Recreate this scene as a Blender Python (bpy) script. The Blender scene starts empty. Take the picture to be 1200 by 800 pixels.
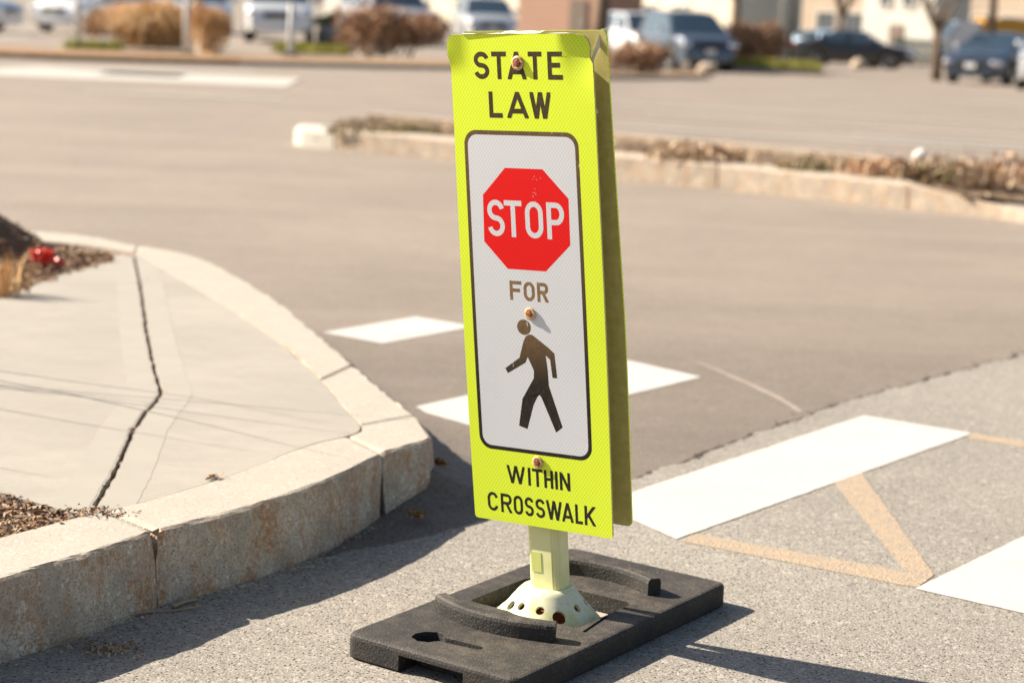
import bpy, bmesh, math, random
from mathutils import Vector, Matrix, noise
R = math.radians
random.seed(7)
scene = bpy.context.scene
COL = scene.collection

# ------------------------------------------------------------------ camera
F_PX, CAM_H, PITCH, ROLL = 2225.8, 1.167, 0.17332, 0.04176     # focal length in px of a 1200 px wide picture
cd = bpy.data.cameras.new("camera")
cam = bpy.data.objects.new("camera", cd); COL.objects.link(cam)
c_, s_ = math.cos(PITCH), math.sin(PITCH)
FW = Vector((0, c_, -s_)); _r0 = Vector((1, 0, 0)); _u0 = Vector((0, s_, c_))
RT = math.cos(ROLL)*_r0 + math.sin(ROLL)*_u0
UP = -math.sin(ROLL)*_r0 + math.cos(ROLL)*_u0
EYE = Vector((0, 0, CAM_H))
cam.matrix_world = Matrix(((RT.x, UP.x, -FW.x, 0), (RT.y, UP.y, -FW.y, 0), (RT.z, UP.z, -FW.z, CAM_H), (0, 0, 0, 1)))
cd.sensor_width = 36; cd.lens = F_PX/1200*36
cd.clip_start = 0.05; cd.clip_end = 2000
cd.dof.use_dof = True; cd.dof.focus_distance = 3.36; cd.dof.aperture_fstop = 3.5
scene.camera = cam

# ------------------------------------------------------------------ light
SUN_AZ, SUN_EL = R(161.0), R(34.0)            # direction TOWARDS the sun, azimuth measured from +X
sdir = Vector((math.cos(SUN_AZ)*math.cos(SUN_EL), math.sin(SUN_AZ)*math.cos(SUN_EL), math.sin(SUN_EL)))
sl = bpy.data.lights.new("sun", 'SUN'); sl.energy = 5.0; sl.angle = R(0.5); sl.color = (1.0, 0.90, 0.76)
sun = bpy.data.objects.new("sun", sl); COL.objects.link(sun)
sun.rotation_euler = (-sdir).to_track_quat('-Z', 'Y').to_euler(); sun.location = sdir*40
w = bpy.data.worlds.new("World"); scene.world = w; w.use_nodes = True
nt = w.node_tree; bg = nt.nodes["Background"]
sky = nt.nodes.new("ShaderNodeTexSky"); sky.sky_type = 'NISHITA'; sky.sun_disc = False
sky.sun_elevation = SUN_EL; sky.sun_rotation = math.pi/2 - SUN_AZ
sky.dust_density = 2.0
hs = nt.nodes.new("ShaderNodeHueSaturation"); hs.inputs["Saturation"].default_value = 0.95
nt.links.new(sky.outputs[0], hs.inputs["Color"]); nt.links.new(hs.outputs[0], bg.inputs[0])
bg.inputs[1].default_value = 0.052
vs = scene.view_settings
vs.view_transform = 'Standard'; vs.look = 'None'; vs.exposure = 1.27; vs.gamma = 1.0; vs.use_curve_mapping = False

# ------------------------------------------------------------------ picture point -> place
def ray(px, py):
    return FW + ((px-600)/F_PX)*RT - ((py-400)/F_PX)*UP
def terrain(x, y):
    if y < 12: return 0.0
    t = (x/y + 0.03)/0.09; t = max(0, min(1, t)); t = t*t*(3-2*t)
    return -0.009*(min(y, 140)-12)*t
def P(px, py, z=0.0):                          # on a level plane
    d = ray(px, py); return EYE + d*((z-CAM_H)/d.z)
def G(px, py):                                 # on the lot's gently falling ground
    d = ray(px, py); lo, hi = 1.0, 400.0
    for _ in range(60):
        m = (lo+hi)/2; q = EYE + d*m
        if q.z > terrain(q.x, q.y): lo = m
        else: hi = m
    q = EYE + d*lo; q.z = terrain(q.x, q.y); return q
def GY(px, Y):                                 # on the ground in column px, Y metres out
    d = ray(px, 45); x = d.x/d.y*Y
    return Vector((x, Y, terrain(x, Y)))

# ------------------------------------------------------------------ materials
def new_mat(name):
    m = bpy.data.materials.new(name); m.use_nodes = True
    n = m.node_tree.nodes; b = n["Principled BSDF"]
    return m, m.node_tree, b
class NB:
    """small helper for node graphs in object coordinates (metres)"""
    def __init__(s, name, rough=0.7, spec=0.4):
        s.m, s.t, s.b = new_mat(name); s.N = s.t.nodes; s.L = s.t.links
        tc = s.N.new("ShaderNodeTexCoord"); s.co = tc.outputs["Object"]
        s.b.inputs["Roughness"].default_value = rough
        s.b.inputs["Specular IOR Level"].default_value = spec
    def mapping(s, scale=(1,1,1), rot=(0,0,0)):
        n = s.N.new("ShaderNodeMapping"); n.inputs["Scale"].default_value = scale; n.inputs["Rotation"].default_value = rot
        s.L.new(s.co, n.inputs["Vector"]); return n.outputs[0]
    def noise(s, scale, detail=4, rough=0.6, vec=None):
        n = s.N.new("ShaderNodeTexNoise"); n.inputs["Scale"].default_value = scale
        n.inputs["Detail"].default_value = detail; n.inputs["Roughness"].default_value = rough
        s.L.new(vec or s.co, n.inputs["Vector"]); return n.outputs["Fac"]
    def voro(s, scale, feature='F1', out="Distance", rnd=1.0, vec=None):
        n = s.N.new("ShaderNodeTexVoronoi"); n.feature = feature; n.inputs["Scale"].default_value = scale
        n.inputs["Randomness"].default_value = rnd
        s.L.new(vec or s.co, n.inputs["Vector"]); return n.outputs[out]
    def ramp(s, fac, lo, hi, a=0.0, b=1.0):
        n = s.N.new("ShaderNodeMapRange"); n.inputs[1].default_value = lo; n.inputs[2].default_value = hi
        n.inputs[3].default_value = a; n.inputs[4].default_value = b; n.interpolation_type = 'SMOOTHSTEP' if (0 <= a <= 1 and 0 <= b <= 1) else 'LINEAR'
        s.L.new(fac, n.inputs[0]); return n.outputs[0]
    def sep(s, vec=None, ax=0):
        n = s.N.new("ShaderNodeSeparateXYZ"); s.L.new(vec or s.co, n.inputs[0]); return n.outputs[ax]
    def math(s, op, a, b):
        n = s.N.new("ShaderNodeMath"); n.operation = op
        for i, v in enumerate((a, b)):
            if isinstance(v, (int, float)): n.inputs[i].default_value = v
            else: s.L.new(v, n.inputs[i])
        return n.outputs[0]
    def mix(s, fac, a, b, mode='MIX'):
        n = s.N.new("ShaderNodeMix"); n.data_type = 'RGBA'; n.blend_type = mode
        for sock, v in ((n.inputs[0], fac), (n.inputs[6], a), (n.inputs[7], b)):
            if isinstance(v, (int, float)): sock.default_value = v
            elif isinstance(v, tuple): sock.default_value = v if len(v) == 4 else v + (1,)
            else: s.L.new(v, sock)
        return n.outputs[2]
    def color(s, c):
        if isinstance(c, tuple): s.b.inputs["Base Color"].default_value = c + (1,)
        else: s.L.new(c, s.b.inputs["Base Color"])
        return s
    def bump(s, h, strength=0.4, dist=0.003):
        n = s.N.new("ShaderNodeBump"); n.inputs["Strength"].default_value = strength; n.inputs["Distance"].default_value = dist
        s.L.new(h, n.inputs["Height"]); s.L.new(n.outputs[0], s.b.inputs["Normal"]); return s
    def set(s, **k):
        for a, v in k.items(): s.b.inputs[a.replace('_', ' ')].default_value = v
        return s
def plain(name, c, rough=0.5, var=0.12, scale=30, spec=0.4, metal=0.0, coat=0.0):
    n = NB(name, rough, spec)
    f = n.noise(scale, 3)
    n.color(n.mix(f, tuple(v*(1-var) for v in c), tuple(min(1, v*(1+var)) for v in c)))
    n.b.inputs["Metallic"].default_value = metal; n.b.inputs["Coat Weight"].default_value = coat; n.b.inputs["Coat Roughness"].default_value = 0.04
    return n.m
MAT = {}

def asphalt(name, base, chip, dark, cell, contrast, streak=0.0, ang=0.0, pits=0.8, stain=None, wear_or_tone=None):
    n = NB(name, 0.82, 0.35)
    big = n.ramp(n.noise(0.7, 5, 0.65), 0.32, 0.7)
    col = n.mix(big, tuple(v*0.88 for v in base), tuple(v*1.10 for v in base))
    med = n.ramp(n.noise(9, 5, 0.7), 0.35, 0.7)
    col = n.mix(n.math('MULTIPLY', med, 0.45), col, tuple(v*0.78 for v in base))
    cells = n.sep(n.voro(cell, out="Color"), 0)
    hi = n.ramp(cells, 0.72, 1.0); lo = n.ramp(cells, 0.30, 0.02)
    col = n.mix(n.math('MULTIPLY', hi, contrast*0.75), col, chip)
    col = n.mix(n.math('MULTIPLY', lo, contrast*0.8), col, dark)
    c2 = n.sep(n.voro(cell*0.45, out="Color"), 1)
    col = n.mix(n.math('MULTIPLY', n.ramp(c2, 0.90, 0.98), contrast*0.7), col, chip)
    pit = n.math('MULTIPLY', n.ramp(n.voro(cell*0.50), 0.34, 0.22), n.ramp(n.sep(n.voro(cell*0.50, out="Color"), 2), 0.52, 0.72))
    col = n.mix(n.math('MULTIPLY', pit, pits), col, tuple(v*0.22 for v in dark))
    if stain:
        st_ = n.ramp(n.noise(1.9, 6, 0.75), 0.60, 0.74)
        col = n.mix(n.math('MULTIPLY', st_, 0.30), col, stain)
    if wear_or_tone:
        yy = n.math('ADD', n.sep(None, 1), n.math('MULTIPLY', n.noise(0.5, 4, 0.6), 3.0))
        f = n.ramp(yy, wear_or_tone[0], wear_or_tone[1])
        col = n.mix(f, n.mix(1.0, col, (0.66, 0.66, 0.665), 'MULTIPLY'), col)  # asphalt tone: darker close to the seam, paler with distance
    if streak:
        mp = n.mapping((0.05, 0.9, 1), (0, 0, ang))
        st = n.ramp(n.noise(1.6, 4, 0.6, mp), 0.40, 0.72)
        col = n.mix(n.math('MULTIPLY', st, streak), col, tuple(min(1, v*1.28) for v in base))
        mp2 = n.mapping((0.03, 1.6, 1), (0, 0, ang+0.1))
        st2 = n.ramp(n.noise(1.3, 5, 0.7, mp2), 0.50, 0.80)
        col = n.mix(n.math('MULTIPLY', st2, streak*0.7), col, tuple(v*0.75 for v in base))
    n.color(col)
    h = n.math('ADD', n.math('MULTIPLY', n.voro(cell, 'F1'), -1.0), n.math('MULTIPLY', n.noise(cell*0.8, 3), 0.5))
    n.bump(h, 0.4, 0.0025)
    return n.m
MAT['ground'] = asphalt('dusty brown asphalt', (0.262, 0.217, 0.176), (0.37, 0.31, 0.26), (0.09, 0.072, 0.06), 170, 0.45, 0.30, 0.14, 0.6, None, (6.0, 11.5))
MAT['old'] = asphalt('weathered grey asphalt', (0.285, 0.258, 0.222), (0.50, 0.455, 0.39), (0.11, 0.10, 0.088), 230, 0.62, pits=0.95, stain=(0.33, 0.225, 0.16))

def paint(name, c, wear_or_tone):
    n = NB(name, 0.6, 0.3)
    big = n.ramp(n.noise(2.5, 5, 0.7), 0.3, 0.7)
    col = n.mix(big, c, tuple(v*0.93 for v in c))
    cells = n.sep(n.voro(160, out="Color"), 0)
    col = n.mix(n.math('MULTIPLY', n.ramp(cells, 0.85, 1.0), 0.35), col, tuple(v*0.75 for v in c))
    chips = n.math('MULTIPLY', n.ramp(n.noise(70, 4, 0.7), 0.66, 0.75), wear_or_tone)
    col = n.mix(chips, col, (0.2, 0.18, 0.155))
    sc = n.ramp(n.noise(3.0, 6, 0.75, n.mapping((1, 6, 1), (0, 0, -0.6))), 0.55, 0.75)
    col = n.mix(n.math('MULTIPLY', sc, 0.6), col, (0.36, 0.335, 0.295))
    n.color(col); n.bump(n.noise(90, 4), 0.35, 0.003)
    return n.m
MAT['white_paint'] = paint('white thermoplastic paint', (0.55, 0.525, 0.485), 0.8)
def old_paint(name, c, base):
    n = NB(name, 0.8, 0.3)
    cells = n.sep(n.voro(170, out="Color"), 0)
    wear_or_tone = n.ramp(n.noise(28, 6, 0.75), 0.34, 0.68)
    f = n.math('MULTIPLY', n.math('ADD', n.math('MULTIPLY', wear_or_tone, 0.6), n.math('MULTIPLY', n.ramp(cells, 0.2, 0.9), 0.4)), 1.0)
    n.color(n.mix(f, c, base)); n.bump(n.voro(170), 0.5, 0.003)
    return n.m
MAT['orange_paint'] = old_paint('faded orange paint', (0.44, 0.325, 0.22), (0.285, 0.245, 0.195))
MAT['scuff'] = old_paint('worn scuff line', (0.36, 0.31, 0.26), (0.25, 0.205, 0.165))
MAT['lot_paint'] = old_paint('faded white paint', (0.55, 0.52, 0.47), (0.34, 0.31, 0.27))
MAT['lot_white'] = old_paint('worn white stall paint', (0.66, 0.64, 0.60), (0.42, 0.38, 0.33))
MAT['blue_paint'] = old_paint('faded pale blue paint', (0.42, 0.50, 0.58), (0.38, 0.38, 0.37))

def concrete():
    n = NB('sidewalk concrete', 0.85, 0.25)
    b = (0.352, 0.322, 0.278)
    col = n.mix(n.ramp(n.noise(1.6, 6, 0.7), 0.32, 0.7), tuple(v*0.90 for v in b), tuple(v*1.08 for v in b))
    broom = n.noise(14, 3, 0.6, n.mapping((0.25, 9, 1), (0, 0, 0.55)))
    col = n.mix(n.math('MULTIPLY', n.ramp(broom, 0.45, 0.75), 0.42), col, tuple(v*0.80 for v in b))
    sp = n.ramp(n.voro(75), 0.20, 0.08)
    col = n.mix(n.math('MULTIPLY', sp, 0.40), col, (0.20, 0.17, 0.14))
    mo = n.ramp(n.noise(6.5, 6, 0.75), 0.35, 0.68)
    col = n.mix(n.math('MULTIPLY', mo, 0.30), col, tuple(v*0.80 for v in b))
    st = n.ramp(n.noise(5.5, 4, 0.7), 0.63, 0.76)
    col = n.mix(n.math('MULTIPLY', st, 0.35), col, (0.27, 0.20, 0.14))
    n.color(col); n.bump(n.math('ADD', n.noise(160, 4), broom), 0.25, 0.003)
    return n.m
MAT['concrete'] = concrete()
def granite(name, warm, rust=1.0):
    n = NB(name, 0.8, 0.35)
    b = (0.68, 0.575, 0.46) if not warm else (0.62, 0.50, 0.37)
    col = n.mix(n.ramp(n.noise(7, 5, 0.7), 0.3, 0.7), tuple(v*0.8 for v in b), tuple(v*1.08 for v in b))
    g = n.sep(n.voro(290, out="Color"), 1)
    col = n.mix(n.math('MULTIPLY', n.ramp(g, 0.55, 1.0), 0.42), col, (0.60, 0.56, 0.49))
    col = n.mix(n.math('MULTIPLY', n.ramp(g, 0.42, 0.02), 0.6), col, (0.13, 0.105, 0.085))
    pits = n.ramp(n.voro(95), 0.13, 0.05)
    mid = n.ramp(n.noise(95, 5, 0.8), 0.40, 0.60)
    col = n.mix(n.math('MULTIPLY', mid, 0.30), col, tuple(v*0.45 for v in b))
    spark = n.ramp(n.sep(n.voro(140, out="Color"), 2), 0.93, 0.97)
    col = n.mix(n.math('MULTIPLY', spark, 0.7), col, (0.80, 0.76, 0.68))
    # vertical rust runs, only on the upright faces
    geo = n.N.new("ShaderNodeNewGeometry"); nz = n.sep(geo.outputs["Normal"], 2)
    side = n.ramp(nz, 0.75, 0.35)
    top = n.ramp(nz, 0.75, 0.95)
    col = n.mix(n.math('MULTIPLY', top, 0.72), col, (0.345, 0.317, 0.272) if not warm else (0.42, 0.36, 0.29))
    col = n.mix(n.math('MULTIPLY', n.math('MULTIPLY', pits, side), 0.85), col, (0.05, 0.042, 0.035))
    ru = n.ramp(n.noise(13, 6, 0.72, n.mapping((1, 1, 0.42))), 0.42, 0.62)
    ru = n.math('MULTIPLY', ru, n.ramp(n.noise(85, 4, 0.75), 0.36, 0.60))
    col = n.mix(n.math('MULTIPLY', n.math('MULTIPLY', ru, side), 0.9*rust), col, (0.44, 0.19, 0.055))
    gr = n.ramp(n.noise(8, 6, 0.75), 0.42, 0.62)
    col = n.mix(n.math('MULTIPLY', n.math('MULTIPLY', gr, side), 0.55), col, (0.33, 0.29, 0.245))
    edge = n.math('MULTIPLY', n.ramp(nz, 0.35, 0.6), n.ramp(nz, 0.97, 0.8))
    col = n.mix(n.math('MULTIPLY', edge, 0.5*rust), col, (0.46, 0.26, 0.12))
    n.color(col)
    h = n.math('ADD', n.noise(70, 5, 0.7), n.math('MULTIPLY', n.voro(150), -0.7))
    h = n.math('MULTIPLY', h, n.math('ADD', n.math('MULTIPLY', side, 0.85), 0.15))
    n.bump(h, 0.6, 0.006)
    return n.m
MAT['granite'] = granite('split granite', False)
MAT['granite_warm'] = granite('warm tan granite', True, 0.6)  # a warmer tan stone colour

def soil(name, a, b, sc=40):
    n = NB(name, 0.95, 0.15)
    col = n.mix(n.ramp(n.noise(sc, 6, 0.75), 0.3, 0.7), a, b)
    col = n.mix(n.math('MULTIPLY', n.ramp(n.voro(sc*2.2), 0.2, 0.05), 0.6), col, tuple(v*0.35 for v in a))
    n.color(col); n.bump(n.noise(sc*1.5, 6, 0.8), 0.9, 0.02)
    return n.m
MAT['mulch'] = soil('brown bark mulch', (0.15, 0.09, 0.055), (0.30, 0.19, 0.115))
MAT['mound'] = soil('dark soil', (0.030, 0.023, 0.019), (0.075, 0.055, 0.040))
MAT['island'] = soil('dry leaf litter', (0.17, 0.11, 0.065), (0.34, 0.25, 0.17), 14)
def chips(name, cols, rough=0.85):
    n = NB(name, rough, 0.2)
    g = n.N.new("ShaderNodeNewGeometry"); r = n.N.new("ShaderNodeValToRGB")
    r.color_ramp.interpolation = 'CONSTANT'
    els = r.color_ramp.elements
    for i, c in enumerate(cols):
        e = els[i] if i < 2 else els.new(i/len(cols))
        e.position = i/len(cols); e.color = c + (1,)
    n.L.new(g.outputs["Random Per Island"], r.inputs[0]); n.color(r.outputs[0])
    return n.m
MAT['chips'] = chips('bark chips', [(0.24,0.145,0.085),(0.34,0.22,0.135),(0.17,0.105,0.065),(0.38,0.26,0.17),(0.28,0.16,0.085),(0.42,0.32,0.23)])
MAT['grit'] = chips('pale grit', [(0.40,0.34,0.27),(0.28,0.23,0.18),(0.50,0.45,0.38),(0.20,0.16,0.13)])
MAT['seed'] = chips('dry husks', [(0.42,0.28,0.17),(0.33,0.20,0.11),(0.50,0.38,0.26)])
MAT['dryleaf'] = chips('dry leaf', [(0.30,0.15,0.06),(0.40,0.22,0.09),(0.20,0.10,0.045),(0.47,0.30,0.15)])
MAT['twig'] = plain('pale twig bark', (0.36, 0.27, 0.19), 0.8)
MAT['bark'] = plain('grey brown bark', (0.17, 0.115, 0.075), 0.9, 0.3, 12)
MAT['shrub_brown'] = chips('russet twigs and leaves', [(0.44,0.26,0.15),(0.56,0.35,0.21),(0.32,0.19,0.115),(0.62,0.43,0.28),(0.22,0.13,0.085)])
MAT['shrub_tan'] = chips('tan grass blades', [(0.66,0.40,0.17),(0.72,0.50,0.26),(0.55,0.31,0.13),(0.78,0.58,0.34)])
MAT['shrub_green'] = chips('dark evergreen leaves', [(0.035,0.055,0.022),(0.06,0.085,0.03),(0.09,0.11,0.04)])
MAT['grass'] = chips('yellow green grass blades', [(0.30,0.31,0.05),(0.42,0.39,0.07),(0.22,0.24,0.04),(0.50,0.44,0.13)])
MAT['weed'] = chips('dry weeds', [(0.30,0.22,0.11),(0.22,0.19,0.07),(0.40,0.31,0.19),(0.16,0.14,0.055),(0.48,0.37,0.26)])

MAT['weed_mix'] = chips('dead leaves and straw', [(0.42,0.30,0.19),(0.54,0.42,0.29),(0.30,0.20,0.12),(0.36,0.28,0.14),(0.60,0.49,0.36),(0.24,0.15,0.09)])

# ---- the sign's sheeting
def sheeting(name, cell_a, cell_b, ink=None, z_brown=None):
    """retroreflective sheeting: a lattice of small diamond cells. ink: (r,g,b) printed over it; fade: (z_lo, z_hi, brown) ink going brown between those heights"""
    n = NB(name, 0.45, 0.22)
    mp = n.mapping((1.0, 1.0, 0.72), (0, R(45), 0))
    y0 = n.N.new("ShaderNodeCombineXYZ")                 # flatten so that the lattice is 2-D
    s = n.N.new("ShaderNodeSeparateXYZ"); n.L.new(mp, s.inputs[0])
    n.L.new(s.outputs[0], y0.inputs[0]); n.L.new(s.outputs[2], y0.inputs[1])
    v = n.N.new("ShaderNodeTexVoronoi"); v.feature = 'DISTANCE_TO_EDGE'; v.inputs["Scale"].default_value = 205; v.inputs["Randomness"].default_value = 0.06
    n.L.new(y0.outputs[0], v.inputs["Vector"])
    line = n.ramp(v.outputs[0], 0.20, 0.06)
    col = n.mix(line, cell_a, cell_b)
    if ink:
        base = ink
        if z_brown:
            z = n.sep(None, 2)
            base = n.mix(n.ramp(z, z_brown[0], z_brown[1]), ink, z_brown[2])
        cellv = n.N.new("ShaderNodeTexVoronoi"); cellv.inputs["Scale"].default_value = 205; cellv.inputs["Randomness"].default_value = 0.06
        n.L.new(y0.outputs[0], cellv.inputs["Vector"])
        rr = n.ramp(n.sep(cellv.outputs["Color"], 0), 0.2, 0.9)
        lift = tuple(min(1, c*1.9+0.01) for c in ink)
        dk = n.mix(n.math('MULTIPLY', rr, 0.35), base, lift)
        scr = n.ramp(n.noise(120, 3, 0.6, n.mapping((1, 1, 0.25))), 0.70, 0.74)
        col = n.mix(n.math('MULTIPLY', scr, 0.8), dk, cell_a)
    else:
        dirt = n.ramp(n.noise(7, 6, 0.7), 0.5, 0.75)
        col = n.mix(n.math('MULTIPLY', dirt, 0.10), col, tuple(c*0.6 for c in cell_a))
    n.color(col); n.bump(line, 0.12, 0.001)
    n.b.inputs["Coat Weight"].default_value = 0.06; n.b.inputs["Coat Roughness"].default_value = 0.25
    return n.m
YG_A, YG_B = (0.66, 0.83, 0.012), (0.80, 0.93, 0.09)
MAT['yg'] = sheeting('fluorescent yellow green sheeting', YG_A, YG_B)
MAT['wh'] = sheeting('white prismatic sheeting', (0.60, 0.615, 0.645), (0.70, 0.71, 0.735))
MAT['red'] = sheeting('red printed sheeting', (0.72, 0.004, 0.006), (0.78, 0.012, 0.010))
MAT['ink'] = sheeting('black ink', YG_A, YG_B, (0.018, 0.016, 0.012))
MAT['ink_dark'] = sheeting('dark brown ink', YG_A, YG_B, (0.050, 0.036, 0.016))
MAT['ink_brown'] = sheeting('mid brown ink', (0.7,0.7,0.72), (0.8,0.8,0.8), (0.20, 0.125, 0.06))
MAT['ink_grad'] = sheeting('black to brown ink', (0.7,0.7,0.72), (0.8,0.8,0.8), (0.020, 0.016, 0.012), (0.265, 0.385, (0.17, 0.105, 0.048)))  # figure's ink goes from black at the legs to brown at the head
MAT['ink_grad2'] = sheeting('black to brown border ink', (0.7,0.7,0.72), (0.8,0.8,0.8), (0.018, 0.014, 0.011), (0.20, 0.75, (0.15, 0.095, 0.045)))  # border ink: black low down, brown towards the top
n = NB('panel back sheet', 0.5, 0.4)
n.color(n.mix(n.ramp(n.noise(60, 4), 0.3, 0.7), (0.50, 0.44, 0.14), (0.60, 0.53, 0.19))); MAT['yg_back'] = n.m
MAT['peel'] = plain('torn adhesive film', (0.74, 0.70, 0.58), 0.5, 0.2, 60)
n = NB('yellow plastic post', 0.38, 0.5)
n.color(n.mix(n.ramp(n.noise(16, 4), 0.35, 0.65), (0.70, 0.71, 0.28), (0.80, 0.79, 0.42)))
n.b.inputs["Subsurface Weight"].default_value = 0.15; n.b.inputs["Subsurface Radius"].default_value = (0.01, 0.01, 0.004); MAT['post'] = n.m
n = NB('sun bleached yellow plastic', 0.42, 0.5)
dz = n.ramp(n.noise(22, 5, 0.7), 0.40, 0.66)
bl = n.mix(dz, (0.84, 0.80, 0.56), (0.72, 0.72, 0.28))
n.color(n.mix(n.math('MULTIPLY', n.ramp(n.noise(48, 5, 0.7), 0.54, 0.70), 0.5), bl, (0.50, 0.38, 0.20))); MAT['cone'] = n.m
def rubber():
    n = NB('recycled black rubber', 0.72, 0.45)
    col = n.mix(n.ramp(n.noise(11, 5, 0.7), 0.35, 0.68), (0.016, 0.0145, 0.0135), (0.040, 0.034, 0.029))
    geo = n.N.new("ShaderNodeNewGeometry"); nz = n.sep(geo.outputs["Normal"], 2)
    dust = n.math('MULTIPLY', n.ramp(nz, 0.4, 0.95), n.ramp(n.noise(30, 5, 0.7), 0.3, 0.75))
    dust2 = n.ramp(n.noise(6, 5, 0.7), 0.40, 0.66)
    dust = n.math('MULTIPLY', dust, n.math('ADD', n.math('MULTIPLY', dust2, 0.8), 0.35))
    col = n.mix(n.math('MULTIPLY', dust, 0.46), col, (0.17, 0.135, 0.10))
    g = n.sep(n.voro(330, out="Color"), 0)
    col = n.mix(n.math('MULTIPLY', n.ramp(g, 0.90, 1.0), 0.22), col, (0.24, 0.21, 0.17))
    sp = n.ramp(n.voro(45), 0.06, 0.03)
    col = n.mix(n.math('MULTIPLY', sp, 0.5), col, (0.45, 0.42, 0.36))
    n.color(col); n.bump(n.math('ADD', n.noise(260, 4, 0.7), n.math('MULTIPLY', n.voro(220), -0.6)), 0.42, 0.003)
    return n.m
MAT['rubber'] = rubber()
n = NB('rusty steel', 0.8, 0.3)
n.color(n.mix(n.ramp(n.noise(260, 4, 0.7), 0.35, 0.65), (0.17, 0.045, 0.018), (0.42, 0.16, 0.06))); MAT['rust'] = n.m
n = NB('stained washer', 0.55, 0.4)
n.color(n.mix(n.ramp(n.noise(180, 4, 0.7), 0.38, 0.62), (0.62, 0.50, 0.32), (0.46, 0.22, 0.08))); MAT['washer'] = n.m
n = NB('red dirty plastic', 0.4, 0.5)
n.color(n.mix(n.noise(40, 3), (0.72, 0.02, 0.012), (0.82, 0.045, 0.02))); MAT['red_plastic'] = n.m
MAT['black_bolt'] = plain('dark bolt', (0.03, 0.02, 0.018), 0.6)

# ------------------------------------------------------------------ mesh helpers
class MB:
    def __init__(s): s.v = []; s.f = []; s.sm = []
    def add(s, vs, fs, smooth=False):
        o = len(s.v); s.v += [tuple(p) for p in vs]
        for f in fs: s.f.append([i+o for i in f]); s.sm.append(smooth)
        return s
    def box(s, c, d, rz=0.0, bev=0.0, M=None):
        bm = bmesh.new(); bmesh.ops.create_cube(bm, size=1)
        bmesh.ops.scale(bm, vec=d, verts=bm.verts)
        if bev: bmesh.ops.bevel(bm, geom=bm.edges[:], offset=bev, segments=2, affect='EDGES', clamp_overlap=True)
        T = Matrix.Translation(c) @ Matrix.Rotation(rz, 4, 'Z')
        if M is not None: T = T @ M
        bmesh.ops.transform(bm, matrix=T, verts=bm.verts)
        return s.addbm(bm, bev > 0.004 and False)
    def addbm(s, bm, smooth=False):
        bm.verts.index_update()
        s.add([v.co[:] for v in bm.verts], [[v.index for v in f.verts] for f in bm.faces], smooth); bm.free(); return s
    def tube(s, pts, rad, n=8, cap=True, smooth=True):
        pts = [Vector(p) for p in pts]; rs = rad if isinstance(rad, (list, tuple)) else [rad]*len(pts)
        rings = []; prev = None
        for i, p in enumerate(pts):
            t = (pts[min(i+1, len(pts)-1)] - pts[max(i-1, 0)]).normalized()
            a = t.cross(Vector((0, 0, 1)) if abs(t.z) < 0.95 else Vector((1, 0, 0))).normalized() if prev is None else (prev - t*prev.dot(t)).normalized()
            prev = a; b = t.cross(a)
            rings.append([p + (a*math.cos(k*2*math.pi/n) + b*math.sin(k*2*math.pi/n))*rs[i] for k in range(n)])
        vs = [q for r_ in rings for q in r_]; fs = []
        for i in range(len(rings)-1):
            for k in range(n):
                fs.append([i*n+k, i*n+(k+1) % n, (i+1)*n+(k+1) % n, (i+1)*n+k])
        if cap: fs += [list(range(n))[::-1], [len(vs)-n+k for k in range(n)]]
        return s.add(vs, fs, smooth)
    def lathe(s, prof, n=32, M=None, smooth=True, close=False):
        vs = []; fs = []
        for r_, z in prof:
            for k in range(n):
                a = 2*math.pi*k/n; p = Vector((r_*math.cos(a), r_*math.sin(a), z)); vs.append(M @ p if M is not None else p)
        m = len(prof)
        for i in range(m-1 + (1 if close else 0)):
            for k in range(n):
                j = (i+1) % m
                fs.append([i*n+k, i*n+(k+1) % n, j*n+(k+1) % n, j*n+k])
        if not close: fs += [list(range(n))[::-1], [(m-1)*n+k for k in range(n)]]
        return s.add(vs, fs, smooth)
    def prism(s, poly, z0, z1, M=None):
        n = len(poly); vs = [Vector((x, y, z0)) for x, y in poly] + [Vector((x, y, z1)) for x, y in poly]
        if M is not None: vs = [M @ q for q in vs]
        fs = [list(range(n))[::-1], list(range(n, 2*n))] + [[i, (i+1) % n, n+(i+1) % n, n+i] for i in range(n)]
        return s.add(vs, fs)
    def build(s, name, mat, parent=None, loc=None, rz=0.0, fix=True):
        me = bpy.data.meshes.new(name); me.from_pydata(s.v, [], s.f)
        if fix:
            bm = bmesh.new(); bm.from_mesh(me); bmesh.ops.recalc_face_normals(bm, faces=bm.faces); bm.to_mesh(me); bm.free()
        if any(s.sm): me.polygons.foreach_set("use_smooth", s.sm)
        if isinstance(mat, (list, tuple)):
            for m in mat: me.materials.append(m)
        else: me.materials.append(mat)
        me.update()
        o = bpy.data.objects.new(name, me); COL.objects.link(o)
        if parent is not None: o.parent = parent
        if loc is not None: o.location = loc
        o.rotation_euler.z = rz
        return o
def tag(o, label=None, cat=None, group=None, kind=None):
    if label: o["label"] = label
    if cat: o["category"] = cat
    if group: o["group"] = group
    if kind: o["kind"] = kind
    return o
def thing(name, label, cat, loc=(0, 0, 0), rz=0.0, group=None, M=None):
    o = bpy.data.objects.new(name, None); COL.objects.link(o); o.empty_display_size = 0.1
    if M is not None: o.matrix_world = M
    else: o.location = loc; o.rotation_euler.z = rz
    return tag(o, label, cat, group)
def struct(o): o["kind"] = "structure"; return o
def resample(pts, step):
    out = [pts[0]]
    for a, b in zip(pts, pts[1:]):
        k = max(1, int(math.ceil((b-a).length/step)))
        out += [a + (b-a)*(i/k) for i in range(1, k+1)]
    return out
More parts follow.
